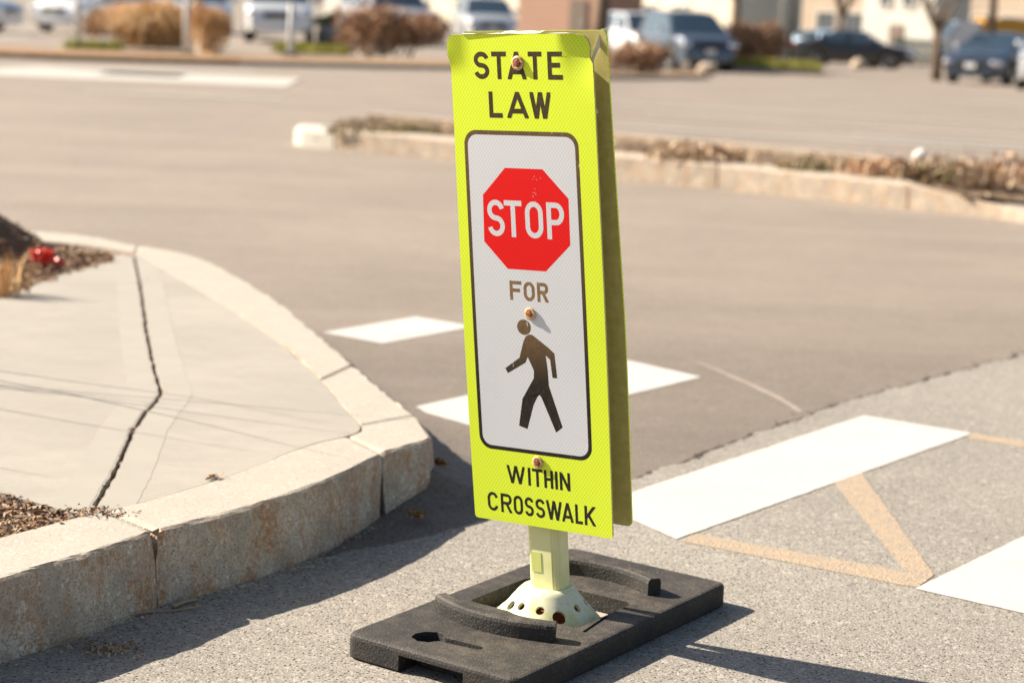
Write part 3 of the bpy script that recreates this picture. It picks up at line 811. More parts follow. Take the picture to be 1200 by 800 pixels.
i_ = max(range(len(outline)), key=lambda k: outline[k][1]*1000 - outline[k][0])     # not used for order; rebuild explicitly
def arc(cx, cy, r_, a0, a1, n=6): return [(cx+r_*math.cos(R(a0+(a1-a0)*i/n)), cy+r_*math.sin(R(a0+(a1-a0)*i/n))) for i in range(n+1)]
outline = arc(-0.1450, 0.0075, 0.0075, 180, 270) + arc(0.1450, 0.0075, 0.0075, 270, 360) + [(0.1525, 0.80), (0.1505, 0.835), (0.1460, 0.862), (0.139, 0.872), (0.1375, 0.890), (0.131, 0.903), (0.122, 0.911)] + [(0.10, 0.9135), (-0.1455, 0.9135), (-0.1545, 0.900), (-0.1555, 0.875), (-0.1525, 0.868)]
front = sheet('front_panel', outline, -TH, 0.0, [MAT['yg'], MAT['yg_back']], dy=front_bend)
def back_bend(x, z):
    return 0.0 - 0.026*max(0, (z-0.35)/0.56)**1.4 + 0.002*math.sin(z*7)*x/0.15
outl_b = [(x, z+0.002) for x, z in rr(0.0, Hp/2, Wp, Hp, 0.010)]
backp = sheet('back_panel', outl_b, 0.066, 0.070, [MAT['yg_back'], MAT['yg']], dy=back_bend)
# --- printing on the front panel (thin sheets 0.3-2 mm proud of it)
class Print:
    def __init__(s): s.polys = []
    def poly(s, p): s.polys.append(p)
    def build(s, name, mat, lift):
        mb = MB()
        for k, p in enumerate(s.polys):
            bm = bmesh.new(); vs = []
            for x, z in p:
                vs.append(bm.verts.new((x/1000, 0, z/1000)))
            try: f = bm.faces.new(vs)
            except ValueError: bm.free(); continue
            f.normal_update()
            if f.normal.y > 0: f.normal_flip()
            if len(p) > 4: bmesh.ops.triangulate(bm, faces=[f])
            zs_ = [q[1] for q in p]; st = 20
            z_ = math.ceil(min(zs_)/st)*st
            if max(zs_)-min(zs_) > 30 or True:
                while z_ < max(zs_):
                    bmesh.ops.bisect_plane(bm, geom=bm.verts[:]+bm.edges[:]+bm.faces[:], plane_co=(0, 0, z_/1000), plane_no=(0, 0, 1)); z_ += st
                for x_ in range(-150, 151, 25):
                    bmesh.ops.bisect_plane(bm, geom=bm.verts[:]+bm.edges[:]+bm.faces[:], plane_co=(x_/1000, 0, 0), plane_no=(1, 0, 0))
            for v in bm.verts: v.co.y = -TH - lift - 0.000002*(k % 7) + front_bend(v.co.x, v.co.z)
            mb.addbm(bm)
        o = mb.build(name, mat, None, fix=False)
        o.parent = front; return o
def clip(poly, x0, x1, y0, y1):
    for ax, lim, sg in ((0, x0, 1), (0, x1, -1), (1, y0, 1), (1, y1, -1)):
        out = []
        for i in range(len(poly)):
            a, b = poly[i-1], poly[i]; ia = (a[ax]-lim)*sg >= 0; ib = (b[ax]-lim)*sg >= 0
            if ia != ib:
                t = (lim-a[ax])/(b[ax]-a[ax]); out.append((a[0]+(b[0]-a[0])*t, a[1]+(b[1]-a[1])*t))
            if ib: out.append(b)
        poly = out
        if not poly: return poly
    return poly
def seg(pr, a, b, sw, bb, e0=1, e1=1):
    dx, dy = b[0]-a[0], b[1]-a[1]; L_ = math.hypot(dx, dy); dx /= L_; dy /= L_; h = sw/2
    a = (a[0]-dx*h*e0*1.6, a[1]-dy*h*e0*1.6); b = (b[0]+dx*h*e1*1.6, b[1]+dy*h*e1*1.6)
    q = [(a[0]-dy*h, a[1]+dx*h), (b[0]-dy*h, b[1]+dx*h), (b[0]+dy*h, b[1]-dx*h), (a[0]+dy*h, a[1]-dx*h)]
    q = clip(q, *bb)
    if len(q) > 2: pr.poly(q)
def ribbon(pr, pts, sw):
    h = sw/2; L_ = []; Rr = []
    for i, p in enumerate(pts):
        a = pts[max(0, i-1)]; b = pts[min(len(pts)-1, i+1)]; dx, dy = b[0]-a[0], b[1]-a[1]; l = math.hypot(dx, dy) or 1
        L_.append((p[0]-dy/l*h, p[1]+dx/l*h)); Rr.append((p[0]+dy/l*h, p[1]-dx/l*h))
    for i in range(len(pts)-1): pr.poly([L_[i], L_[i+1], Rr[i+1], Rr[i]])
def ell(cx, cy, rx, ry, a0, a1, n=18): return [(cx+rx*math.cos(R(a0+(a1-a0)*i/n)), cy+ry*math.sin(R(a0+(a1-a0)*i/n))) for i in range(n+1)]
def glyph(pr, ch, x0, x1, y0, y1, sw):
    h = sw/2; bb = (x0, x1, y0, y1); a, b, c, d = x0+h, x1-h, y0+h, y1-h; W_, H_ = b-a, d-c; mx, my = (a+b)/2, (c+d)/2
    S = lambda p, q, e0=1, e1=1: seg(pr, p, q, sw, bb, e0, e1)
    if ch == 'S':
        ribbon(pr, ell(mx, d-H_/4, W_/2, H_/4, 12, 250) + ell(mx, c+H_/4, W_/2, H_/4, 70, -168), sw)
    elif ch == 'T': S((x0, d), (x1, d)); S((mx, c), (mx, d))
    elif ch == 'A':
        S((a-h*.2, y0), (mx, y1-h*.4), 1, 0.3); S((b+h*.2, y0), (mx, y1-h*.4), 1, 0.3); k = y0+(y1-y0)*.27; S((a+W_*.2, k), (b-W_*.2, k), 0, 0)
    elif ch == 'E': S((a, c), (a, d)); S((a, d), (x1, d)); S((a, c), (x1, c)); S((a, my+H_*.02), (b-W_*.02, my+H_*.02), 0, 0)
    elif ch == 'F': S((a, c), (a, d)); S((a, d), (x1, d)); S((a, my+H_*.02), (b-W_*.02, my+H_*.02), 0, 0)
    elif ch == 'L': S((a, c), (a, d)); S((a, c), (x1, c))
    elif ch == 'W':
        q = W_*.25; S((a-h*.3, y1), (a+q, y0)); S((a+q, y0), (mx, y1)); S((mx, y1), (b-q, y0)); S((b-q, y0), (b+h*.3, y1))
    elif ch in 'OC':
        r_ = W_/2; ry = min(H_/2, r_*1.15)
        if ch == 'O': ribbon(pr, ell(mx, d-ry, r_, ry, 0, 180) + ell(mx, c+ry, r_, ry, 180, 360) + [(b, d-ry)], sw)
        else: ribbon(pr, ell(mx, d-ry, r_, ry, 14, 180) + ell(mx, c+ry, r_, ry, 180, 346), sw)
    elif ch in 'PR':
        k = y0+(y1-y0)*(.46 if ch == 'P' else .50); ry = (d-k)/2; S((a, c), (a, d))
        S((a, d), (b-ry*.8, d), 0, 0); S((a, k), (b-ry*.8, k), 0, 0); ribbon(pr, ell(b-ry*.8, (d+k)/2, ry*.8, ry, 90, -90), sw)
        if ch == 'R': S((mx, k), (b+h*.2, y0), 0, 1)
    elif ch == 'I': S((mx, c), (mx, d))
    elif ch == 'H': S((a, c), (a, d)); S((b, c), (b, d)); S((a, my), (b, my), 0, 0)
    elif ch == 'N': S((a, c), (a, d)); S((b, c), (b, d)); S((a, y1-h*.3), (b, y0+h*.3), .5, .5)
    elif ch == 'K': S((a, c), (a, d)); S((a, y0+(y1-y0)*.36), (b+h*.1, y1), 0, 1); S((a+W_*.30, my+H_*.06), (b+h*.2, y0), 0, 1)
def word(pr, spec, y0, y1, sw, skew=0.0):
    for ch, x0, x1 in spec: glyph(pr, ch, x0, x1, y0, y1, sw)
p = Print(); word(p, [('S',-101,-68),('T',-62,-30),('A',-28,12),('T',17,46),('E',58,89)], 834, 883, 8.6); p.build('lettering', MAT['ink_dark'], 0.00016); p = Print(); word(p, [('L',-72,-43),('A',-33,13),('W',17,61)], 765, 812, 8.6)
p.build('lettering', MAT['ink_dark'], 0.00016)
p = Print(); word(p, [('F',-46,-20),('O',-16,8),('R',13,37)], 432, 468, 6.6); p.build('lettering', MAT['ink_brown'], 0.00008)
p = Print(); word(p, [('W',-73,-33),('I',-26.5,-20.5),('T',-17,6),('H',9,29),('I',33,39),('N',43,66)], 79, 114, 6.0); p.build('lettering', MAT['ink'], 0.00006)
p = Print(); word(p, [('C',-121,-97),('R',-91,-66),('O',-62,-41),('S',-37,-17),('S',-13,8),('W',11,45),('A',45,70),('L',74,90),('K',94,118)], 18.5, 56, 5.9)
p.build('lettering', MAT['ink'], 0.00006)
def rrmm(x0, x1, y0, y1, r_): return [(x, z) for x, z in rr((x0+x1)/2, (y0+y1)/2, x1-x0, y1-y0, r_, 8)]
p = Print(); ob = rrmm(-131, 115, 141.5, 742, 26); ib = rrmm(-123.5, 107.5, 149, 734, 20)
for i in range(len(ob)): p.poly([ob[i-1], ob[i], ib[i], ib[i-1]])
p.build('border', MAT['ink_grad2'], 0.00006)
p = Print(); p.poly(ib); p.build('white_field', MAT['wh'], 0.00004)
p = Print(); p.poly([(-44, 675), (37, 675), (89, 624), (88, 540), (34, 489.5), (-48, 489.5), (-97, 538), (-95, 624)])
stop = p.build('stop_symbol', MAT['red'], 0.00007)
p = Print(); word(p, [('S',-87,-50),('T',-50,-12),('O',-5,33),('P',41,78)], 549, 616, 9.6)
so = p.build('lettering', MAT['wh'], 0.00011); so.parent = stop
p = Print()
p.poly(ell(-19, 382.5, 15, 14.5, 0, 352, 22))
p.poly([(-22,355),(-16,366),(-8,370),(-1,369),(33,347),(44,338),(47.5,292),(37.5,292),(34,326),(25,333),(28,305),(29,276),(0,250),(-3,262),(-3,288),(-2,302),(-14,327)])
p.poly([(-22,355),(-14,327),(-19,316),(-59,292.5),(-64.5,301.5),(-32,324)])
p.poly([(-3,288),(-3,262),(8,257),(29,276),(54.5,200),(40,188.5),(8,261),(-6,237),(-22,189),(-40.5,193.5),(-30,246)])
p.build('walking_figure', MAT['ink_grad'], 0.00008)
# scratches in the red octagon
p = Print(); rn = random.Random(11)
for _ in range(12):
    x, y = rn.gauss(20, 4), rn.uniform(600, 660); l = rn.uniform(1, 4.0); w_ = rn.uniform(.3, .8); dx = rn.gauss(0, .5)
    p.poly([(x, y), (x+w_, y+.3), (x+dx+w_*.7, y+l), (x+dx, y+l)])
o = p.build('scratches', MAT['wh'], 0.00015); o.parent = stop
# bolts with stained washers
def bolt(x, z, big):
    M_ = Matrix.Translation((x, -TH-0.0012+front_bend(x, z), z)) @ Matrix.Rotation(R(90), 4, 'X')
    wmb = MB(); wmb.lathe([(0.0115*big, 0.0), (0.0117*big, 0.0014), (0.009*big, 0.0026), (0.0065*big, 0.0028), (0.0062*big, 0.0006)], 28, M_, True)
    wo = wmb.build('bolt', MAT['washer'], None); wo.parent = front
    hb = MB(); hb.lathe([(0.0064*big, 0.0008), (0.0064*big, 0.0038), (0.0052*big, 0.0048), (0.003*big, 0.0050)], 6, M_ @ Matrix.Rotation(0.4, 4, 'Z'), False)
    hb.lathe([(0.0030*big, 0.0050), (0.0030*big, 0.0055)], 12, M_, False)
    h = hb.build('bolt', MAT['rust'], None); h.parent = front
    return wo
bolt(-0.004, 0.863, 1.12); bolt(-0.003, 0.409, 1.0); bolt(-0.002, 0.1275, 1.0)
# torn sheeting along the top edge and in the bent corner
def film(name, pts, mat, par):
    mb = MB(); n = len(pts); mb.add([q for a, b in pts for q in (a, b)], [[2*i, 2*i+1, 2*i+3, 2*i+2] for i in range(n-1)], True)
    o = mb.build(name, mat, None, fix=False); o.parent = par; return o
yb = lambda z: 0.066 + back_bend(0.1, z)
pts = []
for i in range(15):
    t = i/14; z = 0.918 - 0.145*t; x = 0.147 - 0.020*math.sin(t*3.0) + 0.0015*math.sin(t*11) ; y = 0.012 + 0.030*(1-t)
    wd = 0.0055*(0.75+0.25*math.sin(t*7+1))*(1.08-t)
    pts.append(((x-wd, y, z), (x+wd, y+0.006+0.004*math.sin(t*13), z+0.002)))
film('peeling_film', pts, MAT['peel'], front)
pts = [((-0.125+0.018*i, -TH-0.0005, 0.9145), (-0.125+0.018*i, 0.007+0.003*math.sin(i*2.1), 0.9140+0.0012*math.sin(i*1.7+1))) for i in range(14)]
film('peeling_film', pts, MAT['peel'], front)
pts = [((-0.05+0.014*i, 0.010, 0.914), (-0.05+0.014*i, 0.030, 0.9165+0.0012*math.sin(i*2.2))) for i in range(7)]
film('peeling_film', pts, MAT['peel'], front)
# a bit of torn film hanging on the back panel's inner face
film('peeling_film', [((0.143, 0.046, 0.70), (0.1445, 0.045, 0.70)), ((0.139, 0.0475, 0.685), (0.141, 0.046, 0.685)), ((0.136, 0.048, 0.672), (0.1365, 0.047, 0.672))], MAT['yg'], backp)

# ================================================================== LITTER NEAR THE KERB
def clump(name, px, py, n, spread, size, mat, label, cat, group=None, hgt=0.4, seed=1, lift=0.0):
    rnd = random.Random(seed); mb = MB()
    for _ in range(n):
        x, y = rnd.gauss(0, spread), rnd.gauss(0, spread*.7); z = abs(rnd.gauss(0, spread*hgt))
        flake(mb, Vector((x, y, z+size*.4)), rnd.uniform(.4, 1)*size, rnd.uniform(.25, .5)*size, rnd, 0.9)
    o = mb.build(name, mat, None, P(px, py, lift) + Vector((0, 0, .001)), fix=False); return tag(o, label, cat, group)
clump('leaf_clump', 490, 606, 90, 0.008, 0.008, MAT['dryleaf'], 'small brown dry leaf clump lying alone in the shade by the sunlit streak', 'leaf clump', 'dry leaf clumps by the kerb', .55, 1, .012)
clump('leaf_clump', 512, 546, 110, 0.010, 0.009, MAT['dryleaf'], 'brown dry leaf clump tucked against the rounded tip of the kerb', 'leaf clump', 'dry leaf clumps by the kerb', .5, 2, .06)
clump('husk_heap', 128, 762, 190, 0.030, 0.0055, MAT['seed'], 'scattered heap of pale tan husks on the shaded road below the kerb', 'husk heap', None, .10, 3)
clump('leaf_bits', 247, 560, 16, 0.012, 0.008, MAT['dryleaf'], 'few brown leaf crumbs on the sidewalk beside the kerb joint', 'leaf crumbs', None, .2, 4).location = P(247, 560, KH)
def twig(pts_px, r_, label, mat=None, z=0.004):
    q = [P(x, y, 0) + Vector((0, 0, z + 0.003*math.sin(i*1.7))) for i, (x, y) in enumerate(pts_px)]
    o0 = q[0].copy(); mb = MB(); mb.tube([p - o0 for p in smooth_line(q, 2)], r_, 6)
    return tag(mb.build('twig', mat or MAT['twig'], None, o0), label, 'twig', 'twigs in the gutter')
twig([(130, 729), (152, 724), (175, 718), (200, 716), (215, 717), (236, 713)], 0.0022, 'long thin pale curved twig lying in the gutter under the kerb')
twig([(203, 713), (214, 709), (230, 704)], 0.0045, 'short thick tan wood splinter in the gutter next to the kerb joint')
twig([(183, 752), (190, 745), (193, 742)], 0.0012, 'tiny forked grey twig on the shaded road beside the husks')
MAT['stalk'] = plain('dry red brown stalk', (0.34, 0.15, 0.08), 0.8)
twig([(471, 785), (473, 779), (476, 772), (475, 766)], 0.003, 'short red brown stalk sticking up by the hand slot of the rubber base', MAT['stalk'])
mb = MB(); rnd = random.Random(21)
kb = [P(x, y) for x, y in [(-20, 770), (93, 741), (182, 711), (280, 683), (355, 655), (411, 622), (448, 603), (470, 587), (497, 560)]]
for p_ in resample(kb, 0.004):
    for _ in range(2):
        c = p_ + Vector((abs(rnd.gauss(0, .022))*0.6, -abs(rnd.gauss(0, .03)), 0)); rock(mb, c, rnd.uniform(.0012, .005), rnd)
for _ in range(420):
    c = P(rnd.uniform(0, 420), rnd.uniform(640, 800)); rock(mb, c, rnd.uniform(.001, .0032), rnd)
for _ in range(500):
    c = P(rnd.uniform(360, 1200), rnd.uniform(460, 800)); rock(mb, c, rnd.uniform(.0008, .0024), rnd)
tag(mb.build('gutter_grit', MAT['grit']), kind='stuff')
# red plastic scrap on the mulch
q = P(48, 309, KH); rs = MB()
bm = bmesh.new(); bmesh.ops.create_icosphere(bm, subdivisions=4, radius=.04); bmesh.ops.scale(bm, vec=(1.0, .8, .75), verts=bm.verts)
for v in bm.verts: v.co *= 1 + (abs(noise.noise(v.co*38))-.25)*1.1
rs.addbm(bm, False)
rs.tube([(0.02, -0.01, -0.006), (0.05, -0.025, -0.014), (0.075, -0.035, -0.010), (0.105, -0.04, -0.018)], [0.014, 0.010, 0.012, 0.004], 5, True, False)
for i, v in enumerate(rs.v):
    k = noise.noise(Vector(v)*60)*0.006; rs.v[i] = (v[0]+k, v[1]-k*.5, v[2]+k*.7)
tag(rs.build('plastic_scrap', MAT['red_plastic'], None, q+Vector((0, 0, .03))), 'small bright red plastic scrap with a narrow tail on the mulch', 'litter')
# dry grass tuft by the mound
def grass_blades(mb, c, n, h, spread, rnd, wd=0.004):
    for _ in range(n):
        a = rnd.uniform(0, 6.28); b = c + Vector((rnd.gauss(0, spread), rnd.gauss(0, spread), 0)); ln = h*rnd.uniform(.5, 1.1); bend = rnd.uniform(.1, .6)*ln
        d = Vector((math.cos(a), math.sin(a), 0)); s = Vector((-d.y, d.x, 0))*wd
        m = b + d*bend*.3 + Vector((0, 0, ln*.6)); t = b + d*bend + Vector((0, 0, ln))
        mb.add([b-s, b+s, m+s*.7, m-s*.7, t], [[0, 1, 2, 3], [3, 2, 4]])
mb = MB(); rnd = random.Random(4); grass_blades(mb, Vector((0, 0, 0)), 60, 0.16, 0.03, rnd, 0.003)
tag(mb.build('grass_tuft', MAT['shrub_tan'], None, P(6, 345, KH), fix=False), 'orange dry grass tuft at the left end of the mulch bed', 'grass tuft')

# ================================================================== MEDIAN ISLAND
mo_px = [(357, 171), (368, 173), (392, 174.5), (460, 181), (530, 188), (620, 197), (721, 207), (840, 219), (950, 231), (1063, 243.5)]
mo = [P(x, y, 0) for x, y in mo_px]
inn = [p + Vector((0.05, 0.42, 0)) for p in mo]
for q in (mo, inn):
    for p_ in q: p_.z = KH
MAT['kerb_white'] = plain('whitewashed concrete', (0.56, 0.52, 0.45), 0.8, 0.10, 8)
def nose():
    f0, f2, b0, b2 = mo[0], mo[2], inn[0], inn[2]; ax = (f0-f2).normalized(); c = (f0+b0)/2; rad = (f0-b0).length/2; sd = (f0-b0).normalized()
    f2 = f2 + ax*.012; b2 = b2 + ax*.012
    outl = [f2] + [c + sd*rad*math.cos(R(t)) + ax*rad*math.sin(R(t))*.8 for t in range(0, 181, 15)] + [b2]
    bm = bmesh.new(); vs = [bm.verts.new((p_.x, p_.y, KH)) for p_ in outl]; f = bm.faces.new(vs); f.normal_update()
    if f.normal.z < 0: f.normal_flip()
    g = bmesh.ops.extrude_face_region(bm, geom=[f])
    for v in g['geom']:
        if isinstance(v, bmesh.types.BMVert): v.co.z -= .25
    bmesh.ops.recalc_face_normals(bm, faces=bm.faces)
    bmesh.ops.bevel(bm, geom=[e for e in bm.edges if all(v.co.z > KH-.001 for v in e.verts)], offset=.03, segments=3, affect='EDGES')
    mb = MB(); mb.addbm(bm, True); o = mb.build('kerb_nose', MAT['kerb_white']); o.data.set_sharp_from_angle(angle=R(50)); struct(o)
nose()
for a, b in ((2, 7), (7, 9)):
    kerb_stone(mo[a:b+1], inn[a:b+1], 40+a*7, MAT['granite_warm'] if a else MAT['kerb_white'], gap=0.006, rough=0.35)
# last stone tapers down towards the driveway
e0 = mo[-1]; tail_o = [e0, e0.lerp(P(1200, 259), .5), P(1200, 259.5), P(1330, 282)]; tail_i = [inn[-1], P(1135, 226, .14), P(1200, 232, .10), P(1350, 246, .03)]
tail_o = [Vector((p_.x, p_.y, z)) for p_, z in zip(tail_o, (.15, .11, .06, .02))]
kerb_stone(tail_o, tail_i, 77, MAT['granite_warm'], gap=0.006, rough=0.35)
isl = inn[:] + tail_i[1:3] + [P(1420, 240, .05), P(1420, 212, .05)] + [Vector((inn[k].x+.3, inn[k].y+2.1, .1)) for k in (9, 5, 0)]
def bi(x, y): return noise.noise(Vector((x*2.2, y*2.2, 0)))*0.04 + noise.noise(Vector((x*9, y*9, 1)))*0.025 - 0.09*max(0, min(1, (x-2.5)/1.4))
bed('island_litter', isl, KH-0.03, MAT['island'], bi, 0.09)
scatter_chips('median_litter', isl, bi, KH-0.035, 1300, 0.012, 0.034, MAT['weed_mix'], 77)
# kerb along the far side
bo = [Vector((inn[i].x+0.3, inn[i].y+2.1+0.0*i, KH)) for i in (0, 3, 5, 7, 9)]; bo2 = [p_ + Vector((0, -0.15, 0)) for p_ in bo]
kerb_stone(bo, bo2, 90, MAT['granite_warm'], gap=0.006, rough=0.35)
# dry weeds in clumps
MAT['straw'] = chips('pale straw', [(0.50,0.38,0.26),(0.62,0.50,0.36),(0.40,0.29,0.19),(0.30,0.20,0.13)])
def weed(px, py, r_, h, mat, label, seed, n=260, group='weed clumps on the median'):
    h *= .72
    rnd = random.Random(seed); mb = MB(); 
    grass_blades(mb, Vector((0, 0, 0)), n//7, h*.9, r_*.6, rnd, 0.005)
    for _ in range(n):
        a = rnd.uniform(0, 6.28); d = r_*math.sqrt(rnd.random()); z = h*.8*rnd.random()*(1-d/r_*.6)
        flake(mb, Vector((d*math.cos(a), d*math.sin(a)*.7, z)), rnd.uniform(.015, .035), .011, rnd, 0.9)
    return tag(mb.build('weed_clump', mat, None, P(px, py, KH) - Vector((0, 0, .02)), fix=False), label, 'weeds', group)
weed(440, 153, .42, .10, MAT['weed'], 'low olive and brown weeds behind the rounded end of the median kerb', 31, 320)
weed(478, 154, .28, .16, MAT['weed'], 'olive weed clump on the median just left of the sign', 32)
weed(815, 187, .38, .30, MAT['straw'], 'pale tan dry clump on the median right of the sign', 33, 420)
weed(838, 188, .22, .26, MAT['shrub_brown'], 'small russet clump beside the pale dry clump on the median', 34)
weed(945, 199, .20, .20, MAT['weed'], 'isolated olive weed clump midway along the right median kerb', 35)
weed(1040, 206, .34, .32, MAT['shrub_brown'], 'brown weed clump left of the tapered end of the median kerb', 36, 360)
weed(1075, 208, .25, .26, MAT['weed'], 'dark olive weed clump by the joint of the tapered kerb', 37)
weed(1110, 206, .40, .30, MAT['straw'], 'straw coloured weed clump above the tapered kerb', 38, 420)
weed(1180, 208, .42, .36, MAT['shrub_brown'], 'tall brown weeds at the right edge of the picture on the median', 39, 420)
MAT['white_plastic'] = plain('white paper', (.78, .76, .72), .5)
bm = bmesh.new(); bmesh.ops.create_icosphere(bm, subdivisions=3, radius=.055)
for v in bm.verts: v.co *= 1 + noise.noise(v.co*30)*.3
mb = MB(); mb.addbm(bm); tag(mb.build('paper_scrap', MAT['white_plastic'], None, P(1079, 184, KH+.08)), 'small crumpled white paper scrap caught on the weeds of the right median', 'litter')

# ================================================================== FAR PLANTING STRIP
strip_px = [(-140, 60), (0, 68), (140, 73), (280, 77), (420, 80), (530, 82), (640, 88), (740, 94), (830, 92)]
sf = [G(x, y) for x, y in strip_px]
def raised(pts, d): return [Vector((p_.x, p_.y+d, terrain(p_.x, p_.y+d)+.09)) for p_ in pts]
MAT['strip'] = soil('orange brown leaf litter', (0.22, 0.13, 0.07), (0.38, 0.25, 0.15), 5)
kerb_stone(raised(sf[:4], 0), raised(sf[:4], .3), 120, MAT['strip'], gap=.02, name='far_kerb'); kerb_stone(raised(sf[3:], 0), raised(sf[3:], .3), 121, MAT['granite_warm'], gap=.02, name='far_kerb')
mb = MB(); a_, b_ = raised(sf, .28), raised(sf, 3.6)
mb.add([p_ - Vector((0, 0, .01)) for p_ in a_+b_], [[i, i+1, len(a_)+i+1, len(a_)+i] for i in range(len(a_)-1)]); struct(mb.build('planting_strip', MAT['strip']))
# lot markings: pale stripes
def lot_line(a, b, wd, mat=None):
    p0, p1 = G(*a), G(*b); d = (p1-p0); d.z = 0; d.normalize(); s = Vector((-d.y, d.x, 0))*wd/2
    pts = []; n = 14; L_ = []; R_ = []
    for i in range(n+1):
        c = p0.lerp(p1, i/n)
        for lst, q in ((L_, c+s), (R_, c-s)): lst.append(Vector((q.x, q.y, terrain(q.x, q.y)+0.004)))
    mb = MB(); mb.add(L_+R_, [[i, i+1, n+1+i+1, n+1+i] for i in range(n)]); struct(mb.build('parking_line', mat or MAT['lot_paint']))
lot_line((-60, 81), (345, 97), 3.2); lot_line((-60, 77), (300, 84), .5); lot_line((120, 85.5), (215, 89.5), 1.0, MAT['blue_paint'])
for a, b in (((700, 118), (1290, 152)), ((760, 132), (1290, 166)), ((720, 147), (1290, 182)), ((920, 108), (1290, 128)), ((1000, 158), (1290, 176)), ((20, 32), (62, 28)), ((0, 45), (60, 38)), ((100, 108), (330, 117))):
    lot_line(a, b, .20, MAT['lot_white'])

# ================================================================== CARS
GLASS = NB('tinted car glass', 0.05, 0.5); GLASS.color((0.035, 0.06, 0.085)); GLASS.b.inputs["Coat Weight"].default_value = 1.0; GLASS.b.inputs["Coat Roughness"].default_value = 0.02; GLASS = GLASS.m
TYRE = plain('tyre rubber', (0.02, 0.02, 0.02), 0.8); RIM = plain('alloy rim', (0.62, 0.62, 0.63), 0.28, 0.05, 20, 0.5, 0.9)
TRIM = plain('dark trim', (0.025, 0.025, 0.028), 0.5); LAMP = plain('chromed headlamp', (0.90, 0.90, 0.92), 0.05, 0.02, 20, 0.6, 1.0, 1.0); TAIL = plain('red tail lamp', (0.45, 0.02, 0.02), 0.15, 0.1, 20, 0.5, 0, 1.0)
PLATE = plain('blank plate', (0.7, 0.7, 0.68), 0.5)
def car_paint(name, c): 
    return plain(name, c, 0.32, 0.04, 6, 0.5, 0.25, 1.0)
def lerp_tab(tab, x):
    if x <= tab[0][0]: return tab[0][1]
    for (a, va), (b, vb) in zip(tab, tab[1:]):
        if x <= b:
            t = (x-a)/(b-a); t = t*t*(3-2*t)*.6 + t*.4; return va+(vb-va)*t
    return tab[-1][1]
KINDS = {   # length, width, height ; belt profile (x/L from rear -.5 to front .5), roof stations, ground clearance
 'sedan': dict(L=4.75, W=1.82, H=1.44, belt=[(-.5, .78), (-.47, .98), (-.30, 1.02), (.0, .95), (.20, .95), (.26, .93), (.42, .82), (.48, .70), (.5, .58)], roof=[(-.33, 1.0), (-.16, 1.40), (-.02, 1.44), (.08, 1.40), (.24, .96)], clear=.22, wr=.33),
 'suv': dict(L=4.65, W=1.88, H=1.70, belt=[(-.5, .95), (-.47, 1.10), (-.2, 1.08), (.20, 1.06), (.27, 1.05), (.42, .98), (.48, .86), (.5, .65)], roof=[(-.485, 1.08), (-.42, 1.62), (-.2, 1.70), (.04, 1.68), (.11, 1.62), (.27, 1.06)], clear=.28, wr=.37),
 'hatch': dict(L=4.2, W=1.78, H=1.50, belt=[(-.5, .80), (-.47, 1.0), (-.2, 1.0), (.20, .97), (.28, .95), (.42, .86), (.48, .74), (.5, .58)], roof=[(-.475, 1.0), (-.36, 1.42), (-.12, 1.50), (.06, 1.47), (.12, 1.42), (.29, .96)], clear=.22, wr=.32),
}
